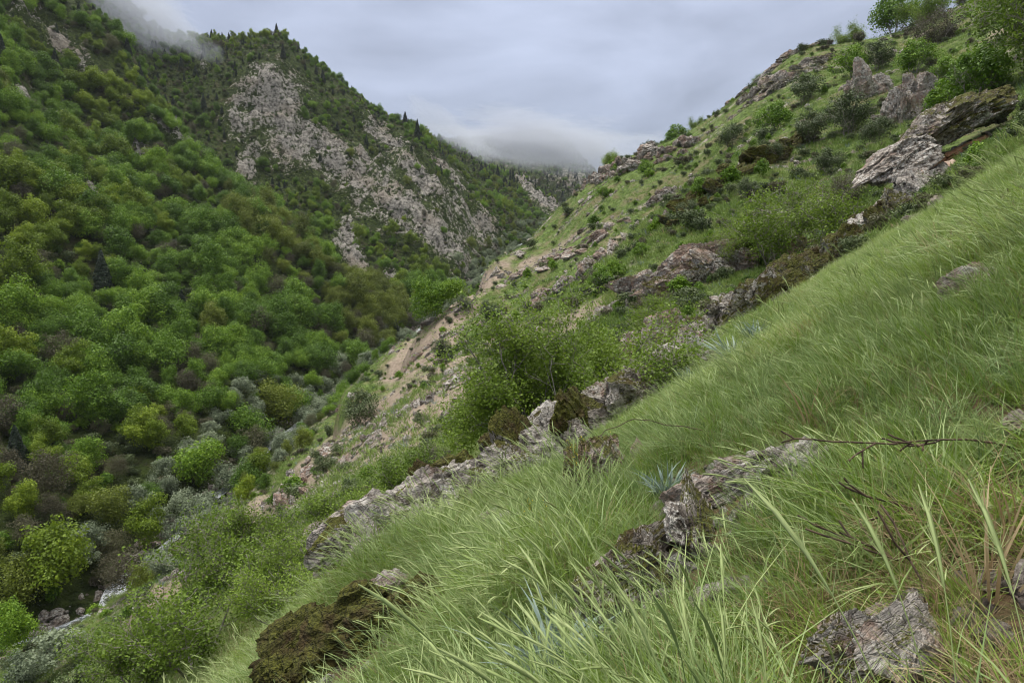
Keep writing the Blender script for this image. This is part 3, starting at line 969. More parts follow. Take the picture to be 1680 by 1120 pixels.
# the cave: a great leaning slab with a hollow below it
def cave_rock():
    p = at(1530, 262, 30.5)
    base = Vector((p[0], p[1], float(gz(p[0], p[1]))))
    root = bpy.data.objects.new('cave_rock', None)
    root.location = base
    root['label'], root['category'] = 'huge overhanging rock with an orange brown hollow under it, moss on top', 'rock'
    root['group'] = 'rock outcrops on the right hillside'
    link(root)
    rg = random.Random(5)
    g_ = G('ochre cave wall')
    P_ = g_.pos()
    n_ = g_.noise(2.2, 5, .65, .5, P_)
    mo = g_.bsdf(g_.mix(g_.ramp(n_, .3, .7), (.10, .05, .025), (.34, .19, .10)), .9, .2, g_.bump(n_, .8, .12))
    pk = G('pale pink fresh rock')
    n_ = pk.noise(3, 5, .6, .3, pk.pos())
    mp = pk.bsdf(pk.mix(pk.ramp(n_, .3, .7), (.34, .22, .16), (.55, .42, .34)), .85, .2, pk.bump(n_, .6, .08))

    def block(name, me, px, py, d, dims, rot, moss=.3, pink=0., mat=None):
        q = at(px, py, d)
        if mat:
            me = me.copy()
            me.materials.clear()
            me.materials.append(mat)
        o = bpy.data.objects.new(name, me)
        o['moss'], o['pink'] = moss, pink
        link(o, root)
        o.matrix_basis = Matrix.Translation(Vector(q) - base) @ Euler(rot).to_matrix().to_4x4() @ Matrix.Diagonal((*dims, 1))
    K = .58
    block('overhang', ROCKS[1], 1560, 192, 31.5, (2.7 * K * 1.3, 1.6, .85), (0, -math.radians(33), .25), .62, 0)
    block('overhang', ROCKS[4], 1470, 262, 30, (1.7, 1.4, .8), (0, -math.radians(36), .2), .35, 0)
    block('overhang', ROCKS[7], 1620, 185, 32, (1.5, 1.3, .85), (0, -math.radians(25), .1), .8, 0)
    block('overhang', ROCKS[2], 1515, 218, 31, (1.4, 1.1, .55), (0, -math.radians(38), .5), .5, 0)
    block('cave_wall', ROCKS[5], 1568, 262, 31.0, (2.0, 1.0, .62), (0, -math.radians(25), 0), -1, 1, mo)
    block('cave_floor', ROCKS[3], 1515, 288, 29.0, (.95, .6, .5), (0, -math.radians(30), .2), -1, 1, mp)
    block('cave_floor', ROCKS[8], 1612, 254, 30.2, (.75, .6, .35), (0, -math.radians(20), .5), -1, 1, mp)
    block('cave_floor', ROCKS[6], 1556, 276, 29.6, (.7, .6, .4), (0, -math.radians(35), .5), -1, 1, mp)


cave_rock()


# ------------------------------------------------------------------ bushes and small trees on the near hillside (built once, then copied)
def bush_proto(seed, H, spread, stems, leaf_m, per, size, lev=4, keep=1., rad=.09, lean=.0, up=.1, wmat=None, r0=None):
    w = Wood(seed)
    for i in range(stems):
        a = i / stems * 6.283 + w.r.uniform(-.4, .4)
        d = Vector((math.cos(a) * spread + lean, math.sin(a) * spread, 1)).normalized()
        w.grow(Vector((math.cos(a), math.sin(a), -.8)) * .06 * H, d, H * .42 * w.r.uniform(.8, 1.15), (r0 or H * .018) * w.r.uniform(.7, 1.2), 0, lev, .30, up, (3, 5), .85, .72)
    return (w.mesh('branches', wmat or M_TWIG, 4), w.leaves('foliage', leaf_m, per, size, rad, seed + 1, keep))


B_BIG = bush_proto(3, 4.0, 1.7, 10, M_LEAF_BUSH, 10, .062, 4, 1., .13, -.15, .05, r0=.075, wmat=M_TWIG)
B_SPARSE = [bush_proto(11 + i, 3.0, .8, 4, M_LEAF_BUSH, 4, .06, 4, .8, .11, 0, .12, r0=.035) for i in range(2)]
B_GREY = [bush_proto(21 + i, 2.2, .9, 7, M_LEAF_BROWN, 4, .06, 3, .9, .10, 0, .15, r0=.02) for i in range(2)]
B_ROUND = [bush_proto(31 + i, 2.4, .8, 7, M_LEAF_BUSH, 7, .07, 3, .9, .15, 0, .1, r0=.022) for i in range(2)]
B_DENSE = [(bush_proto(41, 3, .5, 4, M_LEAF_BUSH, 2, .1, 3)[0], crown_mesh('foliage', M_LEAF_GREEN, 410, 'shrub', 5200, .13)),
           (bush_proto(42, 3, .5, 4, M_LEAF_BUSH, 2, .1, 3)[0], crown_mesh('foliage', M_NEEDLE_GREY, 420, 'shrub', 5200, .11))]
B_SAPLING = bush_proto(51, 1.0, .3, 2, M_LEAF_BUSH, 4, .045, 3, .9, .05, 0, .2, r0=.008)


def plant_bush(name, cat, label, proto, px, py, d=None, h=None, base_h=3.0, tint=.5, rot=None, group='bushes on the right hillside', lean=0.):
    if d is None:
        p = surf(px, py)
    else:
        q = at(px, py, d)
        p = Vector((q[0], q[1], float(gz(q[0], q[1]))))
    dist = p.y
    s = (h * dist / F_PX) / base_h          # h: height in picture pixels
    root = bpy.data.objects.new(name, None)
    root.empty_display_size = .2
    root['label'], root['category'], root['group'] = label, cat, group
    link(root)
    root.location = p - Vector((0, 0, .05 * s))
    rz = rot if rot is not None else random.uniform(0, 6.28)
    root.rotation_euler = (0, lean, rz)
    root.scale = (s, s, s * random.uniform(.92, 1.08))
    for nm, me in zip(('branches', 'foliage'), proto):
        o = obj(nm, me, root)
        o['tint'] = tint
    return root


PB = plant_bush
PB('bush_tree', 'tree', 'wide spreading many-stemmed tree in the centre, bright new leaves over tangled grey branches', B_BIG, 915, 695, 18.5, 300, 4.0, .55, 0.4)
print('big tree tips', len(B_BIG[1].polygons))
PB('bush', 'bush', 'leafy bush behind the right side of the big spreading tree', B_SPARSE[0], 1075, 560, 27, 105, 3.0, .55)
PB('bush', 'bush', 'open bush with bright leaves standing on the pink cliff band', B_SPARSE[1], 1282, 402, 32, 195, 3.0, .45)
PB('bush', 'bush', 'second open bush left on the pink cliff band', B_SPARSE[0], 1225, 385, 35, 105, 3.0, .8)
PB('bush', 'bush', 'grey green bush right of the open bush on the cliff band', B_GREY[0], 1385, 345, 38, 90, 2.2, .8)
PB('bush', 'bush', 'rounded bright green bush below the bare tan slope', B_ROUND[0], 590, 890, 17, 125, 2.4, .6)
PB('bush', 'bush', 'dark twiggy bush right of the rounded bright green bush', B_ROUND[1], 680, 825, 19.5, 125, 2.4, .2)
PB('bush', 'bush', 'small bare grey bush between the twiggy bush and the big tree', B_GREY[1], 715, 800, 23, 60, 2.2, .4)
PB('bush', 'bush', 'largest crooked bush in the lower left corner with grey twigs', B_SPARSE[1], 330, 1125, 15.5, 290, 3.0, .35)
PB('bush', 'bush', 'loose bush left of the largest crooked bush, over the stream', B_SPARSE[0], 235, 1120, 17, 200, 3.0, .3)
PB('bush', 'bush', 'grey green bush behind the largest crooked bush', B_SPARSE[0], 410, 1000, 21, 170, 3.0, .4)
PB('bush', 'bush', 'light green bush right of the crooked lower left bush', B_SPARSE[1], 480, 1085, 13, 190, 3.0, .75)
PB('bush', 'bush', 'pale leafy bush just above the big moss dome', B_SPARSE[0], 575, 1065, 10, 130, 3.0, .95)
PB('bush', 'bush', 'loose grey twigged bush left of the pale slab', B_SPARSE[1], 505, 965, 16, 160, 3.0, .5)
PB('sapling', 'sapling', 'little leafy sapling in front of the pale slab', B_SAPLING, 625, 1010, None, 95, 1.0, .9, group='saplings in the grass')
PB('sapling', 'sapling', 'tiny sapling growing from the middle of the pale slab', B_SAPLING, 645, 930, None, 50, 1.0, .8, group='saplings in the grass')
PB('tree', 'tree', 'shady broad tree with hanging branches at the upper right edge', B_SPARSE[0], 1730, 215, 38, 230, 3.0, .25, group='trees at the top of the right hillside')
PB('tree', 'tree', 'dense dark tree filling the upper right corner', (B_DENSE[0][0], crown_mesh('foliage', M_LEAF_GREEN, 77, 'round', 9000, .16)), 1705, 140, 50, 190, 6.5, .2, group='trees at the top of the right hillside')
PB('tree', 'tree', 'low dark bush under the corner tree, above the cave', B_DENSE[0], 1600, 170, 42, 85, 2.6, .25, group='trees at the top of the right hillside')
PB('tree', 'tree', 'green shrub hanging over the blocky crag', B_DENSE[0], 1550, 185, 46, 55, 2.6, .6, group='trees at the top of the right hillside')
SKY = 'trees along the skyline of the right hillside'
PB('tree', 'tree', 'dense green tree leaning on the skyline right of the summit', B_DENSE[0], 1465, 80, 134, 60, 2.6, .45, group=SKY)
PB('tree', 'tree', 'tallest wide tree on the skyline, right of the leaning one', B_ROUND[0], 1520, 78, 125, 62, 2.4, .4, group=SKY)
PB('tree', 'tree', 'bare grey brown rounded tree just below the skyline', B_GREY[0], 1535, 105, 105, 75, 2.2, .3, group=SKY)
PB('tree', 'tree', 'round light green tree beside the rocky summit', B_ROUND[1], 1390, 88, 137, 42, 2.4, .7, group=SKY)
PB('tree', 'tree', 'thin little tree on the rocky summit edge', B_SPARSE[1], 1325, 100, 141, 20, 3.0, .3, group=SKY)
PB('tree', 'tree', 'small umbrella shaped tree left of the summit crags', B_ROUND[0], 1302, 112, 142, 22, 2.4, .4, group=SKY)
PB('tree', 'tree', 'sparse grey tree on the skyline left of the summit', B_SPARSE[0], 1245, 155, 149, 28, 3.0, .3, group=SKY)
PB('tree', 'tree', 'second sparse tree beside the grey skyline tree', B_SPARSE[1], 1262, 150, 147, 22, 3.0, .4, group=SKY)
PB('tree', 'tree', 'broad green tree halfway down the skyline', B_DENSE[0], 1108, 245, 158, 30, 2.6, .5, group=SKY)
PB('tree', 'tree', 'smaller green tree right of the broad one on the skyline', B_ROUND[1], 1142, 220, 156, 24, 2.4, .4, group=SKY)
PB('tree', 'tree', 'yellow green tree on top of the hillside nose', B_ROUND[0], 1008, 298, 165, 34, 2.4, .85, group=SKY)
PB('tree', 'tree', 'tiny tree at the lowest end of the skyline', B_ROUND[1], 985, 305, 168, 18, 2.4, .4, group=SKY)
PB('tree', 'tree', 'bush on the upper right skyline by the frame top', B_GREY[1], 1575, 18, 130, 22, 2.2, .4, group=SKY)
MID = 'bushes scattered over the middle of the right hillside'
mid_list = [('low green bush on the tan slope above the stream', B_DENSE[1], 595, 700, 44, .5), ('dark round bush at the lower end of the tan slope', B_DENSE[1], 745, 725, 34, .3), ('round olive bush left of the big tree on the tan slope', B_DENSE[1], 690, 700, 20, .6),
            ('grey bush on the jagged rocks left of the big tree', B_DENSE[1], 800, 530, 24, .5), ('dark bush behind the top of the big tree', B_DENSE[1], 725, 590, 26, .3), ('green bush below the reddish ledges', B_DENSE[0], 985, 480, 34, .5),
            ('leafy shrub at the foot of the grey upright crag', B_DENSE[0], 1010, 460, 26, .7), ('round shrub above the grey upright crag', B_DENSE[0], 1050, 425, 20, .6), ('bush against the small dark cliff', B_DENSE[1], 1130, 360, 24, .5),
            ('small tree in the meadow between the ledges and the skyline', B_DENSE[0], 1150, 325, 26, .5), ('dark bush in the meadow under the skyline trees', B_DENSE[1], 1200, 245, 30, .5), ('bush in the middle of the upper meadow', B_DENSE[0], 1275, 215, 36, .5),
            ('long low bush left of the pointed square crag', B_DENSE[1], 1320, 175, 36, .5), ('bright bush left of the square crag top', B_DENSE[0], 1400, 128, 34, .7), ('grey bush above the square crag', B_DENSE[1], 1440, 118, 34, .5),
            ('bush on the mossy ledge', B_DENSE[1], 1330, 235, 40, .4), ('dark bush under the square crag', B_DENSE[1], 1390, 225, 48, .4), ('small bush left on the mossy ledge', B_DENSE[1], 1270, 268, 24, .5),
            ('grey bush at the foot of the blocky crag', B_DENSE[1], 1440, 240, 36, .3), ('round bush right of the upper meadow', B_DENSE[0], 1500, 120, 38, .6), ('shrub below the bare skyline tree', B_DENSE[0], 1545, 140, 34, .7),
            ('large bright shrub under the bare skyline tree', B_DENSE[0], 1590, 125, 28, .6), ('round grey shrub in the middle right meadow', B_DENSE[1], 1360, 285, 28, .4), ('bush on the slope below the mossy ledge', B_DENSE[1], 1225, 330, 26, .5),
            ('tiny bush on the hillside nose meadow', B_DENSE[0], 1060, 290, 18, .6), ('small bush over the pinkish cliffs', B_DENSE[0], 990, 330, 14, .5), ('bush at the bend of the crumbling pink rocks', B_DENSE[1], 760, 515, 20, .5),
            ('greenish bush above the fractured pink cliff', B_DENSE[1], 530, 780, 26, .4), ('low bush on the left edge of the tan slope', B_DENSE[1], 460, 880, 34, .5), ('dark bush behind the rounded green bush', B_DENSE[1], 520, 850, 30, .3)]
for lb, pr, px, py, h, t in mid_list:
    PB('bush', 'bush', lb, pr, px, py, None, h * 1.25, 2.6, t, group=MID)


# ------------------------------------------------------------------ the forest on the far side
protos = {
    'green': [crown_mesh('crown', M_LEAF_GREEN, 501, 'round', 6000, .22), crown_mesh('crown', M_LEAF_GREEN, 502, 'round', 6000, .22), crown_mesh('crown', M_LEAF_GREEN, 503, 'tall', 6500, .22)],
    'lime': [crown_mesh('crown', M_LEAF_LIME, 511, 'round', 6000, .22), crown_mesh('crown', M_LEAF_LIME, 512, 'tall', 6500, .22)],
    'olive': [crown_mesh('crown', M_LEAF_OLIVE, 521, 'round', 6000, .2), crown_mesh('crown', M_LEAF_OLIVE, 522, 'tall', 6500, .2)],
    'brown': [crown_mesh('crown', M_LEAF_BROWN, 531, 'round', 5000, .18), crown_mesh('crown', M_LEAF_BROWN, 532, 'round', 5000, .18)],
    'silver': [crown_mesh('crown', M_LEAF_SILVER, 541, 'shrub', 3600, .15), crown_mesh('crown', M_LEAF_SILVER, 542, 'shrub', 3600, .15)],
    'juniper': [crown_mesh('crown', M_LEAF_DARK, 551, 'cone', 3600, .26), crown_mesh('crown', M_LEAF_DARK, 552, 'cone', 3600, .26)],
    'scrub': [crown_mesh('crown', M_NEEDLE_GREY, 561, 'shrub', 1200, .24), crown_mesh('crown', M_LEAF_BROWN, 562, 'shrub', 1200, .24), crown_mesh('crown', M_LEAF_GREEN, 563, 'shrub', 1200, .26)],
}


def trunk_mesh(seed, H):
    w = Wood(seed)
    w.grow(Vector((0, 0, -.6)), Vector((.1, .05, 1)), H, .17, 0, 2, .16, .1, (4, 6), .9, .6)
    return w.mesh('trunk', M_BARK, 5)


TRUNKS = [trunk_mesh(61 + i, 3.6) for i in range(3)]


def make_points(spacing, x0, x1, y0, y1, rng):
    gx, gy = np.meshgrid(np.arange(x0, x1, spacing), np.arange(y0, y1, spacing))
    x = gx.ravel() + rng.uniform(-.48, .48, gx.size) * spacing
    y = gy.ravel() + rng.uniform(-.48, .48, gx.size) * spacing
    return x, y


fr = np.random.default_rng(99)
x, y = make_points(3.95, -330, 70, 52, 640, fr)
ok = np.abs(np.arctan2(x, y)) < 1.0
x, y = x[ok], y[ok]
z = gz(x, y)
sxs, szs = stream_at(y)
px, py = project(x, y, z)
rk = sstep(.12, .5, blob_mask(ROCK_BLOBS, x, y, z))
right = x - sxs
on_hill = right > 2
P3 = np.stack([x, y, 0 * x], -1)
n_a, n_b, n_c = fbm(P3 / 38, 3, 301), fbm(P3 / 16, 3, 302), fbm(P3 / 60, 2, 303)
height = z - szs
dens = .98 + .3 * n_b
dens = np.where(y > 290, dens - .28 - .25 * sstep(600, 900, px), dens)          # thinner on the back slope
dens = dens * (1 - .93 * rk)
dens = np.where(on_hill, np.where((right < 13) & (y > 74), .9, 0), dens)
dens = np.where((np.abs(right) < 8) & (y > 78), 1.5, dens)
dens = np.where((np.abs(right) < np.where(y > 78, .9, 3.2)), 0, dens)
keep = (fr.random(len(x)) < dens) & in_view(x, y, z, 7)
x, y, z, px, py, n_a, n_b, n_c, height, right, rk = (v[keep] for v in (x, y, z, px, py, n_a, n_b, n_c, height, right, rk))
u = fr.random(len(x))
kind = np.full(len(x), 'green', dtype=object)
low = np.exp(-(height / 22) ** 2)
up_ = sstep(60, 110, height)
kind[(n_a + .55 * (u - .5)) > .22] = 'lime'
kind[((n_c + .7 * (fr.random(len(x)) - .5)) > .30 - .32 * low)] = 'olive'
kind[(fr.random(len(x)) < .08 + .10 * low) | ((n_b < -.25) & (fr.random(len(x)) < .2))] = 'brown'
kind[fr.random(len(x)) < .01 + .20 * up_ + .17 * (y > 300) * (height > 25)] = 'juniper'
kind[(np.abs(right) < 9) & (fr.random(len(x)) < .7)] = 'silver'
kind[(y > 500) & (fr.random(len(x)) < .4)] = 'juniper'
size = np.clip(fr.lognormal(-.13, .27, len(x)), .55, 1.7) * (1.02 + .3 * n_b)
size = np.where(y > 290, size * .66, size)
size = np.where(height > 60, size * .85, size)
size = np.where(kind == 'silver', fr.uniform(.8, 1.6, len(x)), size)
size = np.where(kind == 'brown', size * .8, size)
size = np.where(kind == 'juniper', size * fr.uniform(.6, 1.1, len(x)), size)
size = np.where((right > 0) & (kind != 'silver'), size * .5, size)
tint = fr.random(len(x))
trees = [dict(x=x[i], y=y[i], z=z[i], k=kind[i], s=size[i], t=tint[i], px=px[i], py=py[i], right=right[i], rk=rk[i], h=height[i]) for i in range(len(x))]
# single trees the photograph shows clearly
for a, b, k, s, t in [(100, 985, 'lime', 1.55, .35), (45, 1010, 'olive', 1.0, .5), (245, 905, 'lime', 1.0, .3), (215, 975, 'brown', .8, .3), (262, 950, 'silver', 1.2, .3), (185, 960, 'brown', .6, .5), (235, 990, 'olive', .45, .5), (700, 540, 'green', .9, .6), (740, 505, 'green', .8, .9), (180, 870, 'olive', 1.0, .5), (425, 790, 'lime', .8, .2), (385, 800, 'silver', 1.7, .6), (340, 850, 'silver', 1.6, .4), (300, 895, 'silver', 1.5, .2),
                      (470, 745, 'silver', 1.5, .5), (500, 700, 'silver', 1.5, .5), (110, 1110, 'silver', 1.3, .9), (55, 1115, 'silver', 1.1, .0), (30, 770, 'juniper', .95, .6), (170, 480, 'juniper', 1.35, .9), (300, 520, 'juniper', 1.0, .3), (650, 560, 'juniper', 1.0, .3),
                      (455, 700, 'olive', 1.5, .8), (350, 560, 'olive', 1.2, .8), (515, 420, 'juniper', .9, .2), (210, 92, 'juniper', 1.0, .1), (465, 100, 'juniper', 1.1, .1), (685, 225, 'juniper', 1.3, .1), (665, 208, 'juniper', 1.3, .1), (530, 135, 'juniper', 1.0, .1), (30, 1080, 'green', .7, .8)]:
    p = surf(a, b, 50)
    trees = [t_ for t_ in trees if (t_['x'] - p.x) ** 2 + (t_['y'] - p.y) ** 2 > (1.9 * s) ** 2 * (1 if k in ('juniper', 'silver') else 2.2)]
    trees.append(dict(x=p.x, y=p.y, z=p.z, k=k, s=s, t=t, px=a, py=b, right=p.x - stream_at(p.y)[0], rk=0, h=p.z - stream_at(p.y)[1]))
base_h = {'green': 6.5, 'lime': 6.5, 'olive': 6.5, 'brown': 6.5, 'silver': 2.6, 'juniper': 7, 'scrub': 2.6}
for t in trees:
    t['size_px'] = t['s'] * base_h[t['k']] / t['y'] * F_PX * (1 if -20 < t['px'] < 1700 and -20 < t['py'] < 1150 else .01)
names = {'green': 'broadleaf_tree', 'lime': 'broadleaf_tree', 'olive': 'broadleaf_tree', 'brown': 'broadleaf_tree', 'juniper': 'juniper_tree', 'silver': 'willow_shrub'}
looks = {'green': 'mid green round tree', 'lime': 'bright yellow green tree', 'olive': 'olive green budding tree', 'brown': 'grey brown leafless tree', 'juniper': 'dark pointed juniper', 'silver': 'silvery willow shrub'}
chosen, rest = [], []
for nm, lim in (('broadleaf_tree', 300), ('juniper_tree', 130), ('willow_shrub', 90)):
    g_ = sorted([t for t in trees if names[t['k']] == nm], key=lambda t: -t['size_px'])
    chosen += g_[:lim]
    rest += g_[lim:]


def area(t):
    px, py = t['px'], t['py']
    if abs(t['right']) < 12:
        return ('by the stream at the lower left corner' if px < 230 else 'by the stream below the lower forest' if px < 400 else 'by the stream further up the valley' if px < 520 else 'by the stream where the valley narrows')
    if t['y'] > 480:
        return 'on the distant misty ridge'
    if t['y'] > 285:
        if t['rk'] > .15:
            return 'on the pale bare cliff'
        if py < 130:
            return 'on the cloud touched ridge'
        return ('back slope left of pale cliff' if px < 420 else 'back slope under the cliff' if px < 640 else 'low on the back slope')
    v = ['near top of', 'high on', 'above middle of', 'midway up', 'below middle of', 'low on', 'at foot of'][int(np.clip((py - 60) / 125, 0, 6))]
    hh = ['left edge', 'well left', 'left half', 'centre', 'right half', 'well right', 'right shoulder'][int(np.clip(px / 90, 0, 6))]
    return v + ' forested slope, ' + hh


ordn = ['highest', 'second highest', 'third highest', 'fourth highest', 'fifth highest', 'sixth highest', 'seventh highest', 'eighth highest', 'ninth highest', 'tenth highest', 'eleventh highest', 'twelfth highest', 'thirteenth highest', 'fourteenth highest', 'fifteenth highest', 'sixteenth highest']
cells = {}
for t in chosen:
    cells.setdefault((t['k'], area(t)), []).append(t)
for (k, ar), ts in cells.items():
    ts.sort(key=lambda t: t['py'])
    bands = [ts] if len(ts) <= len(ordn) else np.array_split(np.array(ts, dtype=object), math.ceil(len(ts) / 12))
    for bi, band in enumerate(bands):
        nb_ = len(bands)
        bn = '' if nb_ == 1 else ', ' + (['upper', 'lower'] if nb_ == 2 else ['top', 'middle', 'bottom'] if nb_ == 3 else ['top', 'second', 'third', 'fourth', 'fifth', 'sixth', 'seventh'])[min(bi, 6)] + ' row'
        band = sorted(band, key=(lambda t: t['px']) if nb_ > 1 else (lambda t: t['py']))
        for i, t in enumerate(band):
            lb = looks[k] + ' ' + ar + bn
            if len(band) > 1:
                w_ = ordn[i] if i < len(band) - 1 else 'lowest'
                lb += ', ' + (w_ if nb_ == 1 else w_.replace('lowest', 'last').replace(' highest', '').replace('highest', 'first') + ' from left')
            t['label'], t['group'] = lb, looks[k] + 's ' + ar
for t in chosen:
    root = bpy.data.objects.new(names[t['k']], None)
    root.empty_display_size = .5
    root['label'], root['group'] = t['label'], t['group']
    root['category'] = {'willow_shrub': 'shrub'}.get(names[t['k']], 'tree')
    link(root)
    root.location = (t['x'], t['y'], t['z'] - .15)
    root.rotation_euler = (0, 0, random.uniform(0, 6.28))
    s = t['s']
    root.scale = (s * random.uniform(.9, 1.12), s * random.uniform(.9, 1.12), s * random.uniform(.9, 1.1))
    c = obj('crown', random.choice(protos[t['k']]), root)
    c['tint'] = t['t']
    if k != 'silver':
        obj('trunk', random.choice(TRUNKS), root)


# ------------------------------------------------------------------ uncountable growth: points carrying small meshes
def scatter(name, mesh_list, P, rot, scl, idx, tint):
    coll = bpy.data.collections.new(name + ' kinds')
    for i, me in enumerate(mesh_list):
        o = bpy.data.objects.new('%s_kind_%02d' % (name, i), me)
        coll.objects.link(o)
    me = bpy.data.meshes.new(name)
    me.vertices.add(len(P))
    me.vertices.foreach_set('co', np.ascontiguousarray(P, np.float32).ravel())
    a = me.attributes.new('rot', 'FLOAT_VECTOR', 'POINT')
    a.data.foreach_set('vector', np.ascontiguousarray(rot, np.float32).ravel())
    a = me.attributes.new('scl', 'FLOAT_VECTOR', 'POINT')
    a.data.foreach_set('vector', np.ascontiguousarray(scl, np.float32).ravel())
    fattr(me, 'tint', tint)
    a = me.attributes.new('pick', 'INT', 'POINT')
    a.data.foreach_set('value', np.ascontiguousarray(idx, np.int32))
    o = obj(name, me, kind='stuff')
    ng = bpy.data.node_groups.new(name, 'GeometryNodeTree')
    ng.interface.new_socket('Geometry', in_out='INPUT', socket_type='NodeSocketGeometry')
    ng.interface.new_socket('Geometry', in_out='OUTPUT', socket_type='NodeSocketGeometry')
    n, l = ng.nodes, ng.links
    gi, go = n.new('NodeGroupInput'), n.new('NodeGroupOutput')
    inst = n.new('GeometryNodeInstanceOnPoints')
    ci = n.new('GeometryNodeCollectionInfo')
    ci.inputs['Collection'].default_value = coll
    ci.inputs['Separate Children'].default_value = True
    ci.inputs['Reset Children'].default_value = True

    def na_(nm, ty):
        q = n.new('GeometryNodeInputNamedAttribute')
        q.data_type = ty
        q.inputs['Name'].default_value = nm
        return q.outputs['Attribute']
    e2r = n.new('FunctionNodeEulerToRotation')
    l.new(na_('rot', 'FLOAT_VECTOR'), e2r.inputs[0])
    l.new(gi.outputs[0], inst.inputs['Points'])
    l.new(ci.outputs[0], inst.inputs['Instance'])
    inst.inputs['Pick Instance'].default_value = True
    l.new(na_('pick', 'INT'), inst.inputs['Instance Index'])
    l.new(e2r.outputs[0], inst.inputs['Rotation'])
    l.new(na_('scl', 'FLOAT_VECTOR'), inst.inputs['Scale'])
    l.new(inst.outputs[0], go.inputs[0])
    md = o.modifiers.new('scatter', 'NODES')
    md.node_group = ng
    return o


allp, plist = [], []
order = {}
for k, ms in protos.items():
    order[k] = (len(plist), len(ms))
    plist += ms
if rest:
    R = np.array([[t['x'], t['y'], t['z'], t['s'], t['t']] for t in rest])
    m = len(R)
    pick = np.array([order[t['k']][0] + random.randrange(order[t['k']][1]) for t in rest])
    scatter('forest', plist, R[:, :3], np.c_[np.zeros((m, 2)), fr.uniform(0, 6.28, m)], R[:, 3:4] * fr.uniform(.88, 1.12, (m, 3)), pick, R[:, 4])

x, y = make_points(3.0, -330, 100, 50, 640, fr)
ok = np.abs(np.arctan2(x, y)) < 1.0
x, y = x[ok], y[ok]
z = gz(x, y)
rgt = x - stream_at(y)[0]
rk = blob_mask(ROCK_BLOBS, x, y, z)
dn = np.where(y > 290, .8, .9) * (1 - .5 * sstep(.2, .7, rk))
dn = np.where((rgt > 2.5) & (rgt < 12), .5, np.where(rgt >= 12, 0, dn)) * (np.abs(rgt) > 2.6)
keep = (fr.random(len(x)) < dn) & in_view(x, y, z, 2.5) & (lookup(GHILL.astype(float), x, y) < np.where(rgt < 12, 2, .5))
x, y, z, rk = x[keep], y[keep], z[keep], rk[keep]
m = len(x)
sc = fr.uniform(.25, .85, m) * np.where(rk > .3, .75, 1) * np.where(y > 290, 1.0, 1.0)
pick = fr.choice([0, 0, 1, 2, 2], m)
pick[(rk > .25)] = fr.choice([0, 0, 1], (rk > .25).sum())
scatter('undergrowth', protos['scrub'], np.c_[x, y, z - .1], np.c_[np.zeros((m, 2)), fr.uniform(0, 6.28, m)], sc[:, None] * fr.uniform(.85, 1.15, (m, 3)), pick, fr.random(m))
print('trees', len(chosen), 'forest', len(rest), 'undergrowth', m)


# ------------------------------------------------------------------ grass
def tuft_mesh(name, mat, seed, blades, rad, H, width, bend, lean=(0, 0), segs=4):
    rng = np.random.default_rng(seed)
    a, r = rng.uniform(0, 6.28, blades), rad * np.sqrt(rng.random(blades))
    base = np.stack([np.cos(a) * r, np.sin(a) * r, np.full(blades, -.03)], -1)
    d0 = np.stack([np.cos(a) * .25 + rng.normal(0, .22, blades), np.sin(a) * .25 + rng.normal(0, .22, blades), np.ones(blades)], -1)
    d0[:, 0] += lean[0]
    d0[:, 1] += lean[1]
    d0 = unit(d0)
    h = H * rng.uniform(.45, 1.15, blades)
    bd = unit(np.stack([d0[:, 0] + rng.normal(0, .25, blades), d0[:, 1] + rng.normal(0, .25, blades), np.zeros(blades)], -1)) * (bend * rng.uniform(.3, 1.5, blades))[:, None]
    phi = rng.uniform(0, 6.28, blades)
    side = np.stack([np.cos(phi), np.sin(phi), np.zeros(blades)], -1)
    V = []
    t = np.linspace(0, 1, segs + 1)
    for tt in t:
        c = base + d0 * (h * tt)[:, None] + (bd * h[:, None] + np.array([0, 0, -1]) * (h * np.linalg.norm(bd, axis=1) * .45)[:, None]) * tt ** 2
        w = width * (1 - tt ** 1.6) * .5 + .0004
        V += [c - side * w, c + side * w]
    V = np.stack(V, 1)
    n = 2 * (segs + 1)
    f = np.array([[2 * k, 2 * k + 1, 2 * k + 3, 2 * k + 2] for k in range(segs)])
    Fq = (f[None] + (np.arange(blades) * n)[:, None, None]).reshape(-1, 4)
    me = mesh_np(name, V.reshape(-1, 3), Fq, [mat])
    fattr(me, 'shade', np.repeat(rng.random(blades) * .9 - .15, n) + np.tile(np.repeat(t, 2) * .45, blades))
    return me


def join_meshes(name, ms):
    V, Fq, mi, sh, mats = [], [], [], [], []
    off = 0
    for me in ms:
        v = np.empty(len(me.vertices) * 3, np.float32)
        me.vertices.foreach_get('co', v)
        f = np.empty(len(me.loops), np.int32)
        me.loops.foreach_get('vertex_index', f)
        s = np.empty(len(me.vertices), np.float32)
        me.attributes['shade'].data.foreach_get('value', s)
        if me.materials[0] not in mats:
            mats.append(me.materials[0])
        V.append(v.reshape(-1, 3))
        Fq.append(f.reshape(-1, 4) + off)
        mi.append(np.full(len(f) // 4, mats.index(me.materials[0])))
        sh.append(s)
        off += len(v) // 3
    o = mesh_np(name, np.concatenate(V), np.concatenate(Fq), mats)
    o.polygons.foreach_set('material_index', np.concatenate(mi).astype(np.int32))
    fattr(o, 'shade', np.concatenate(sh))
    return o


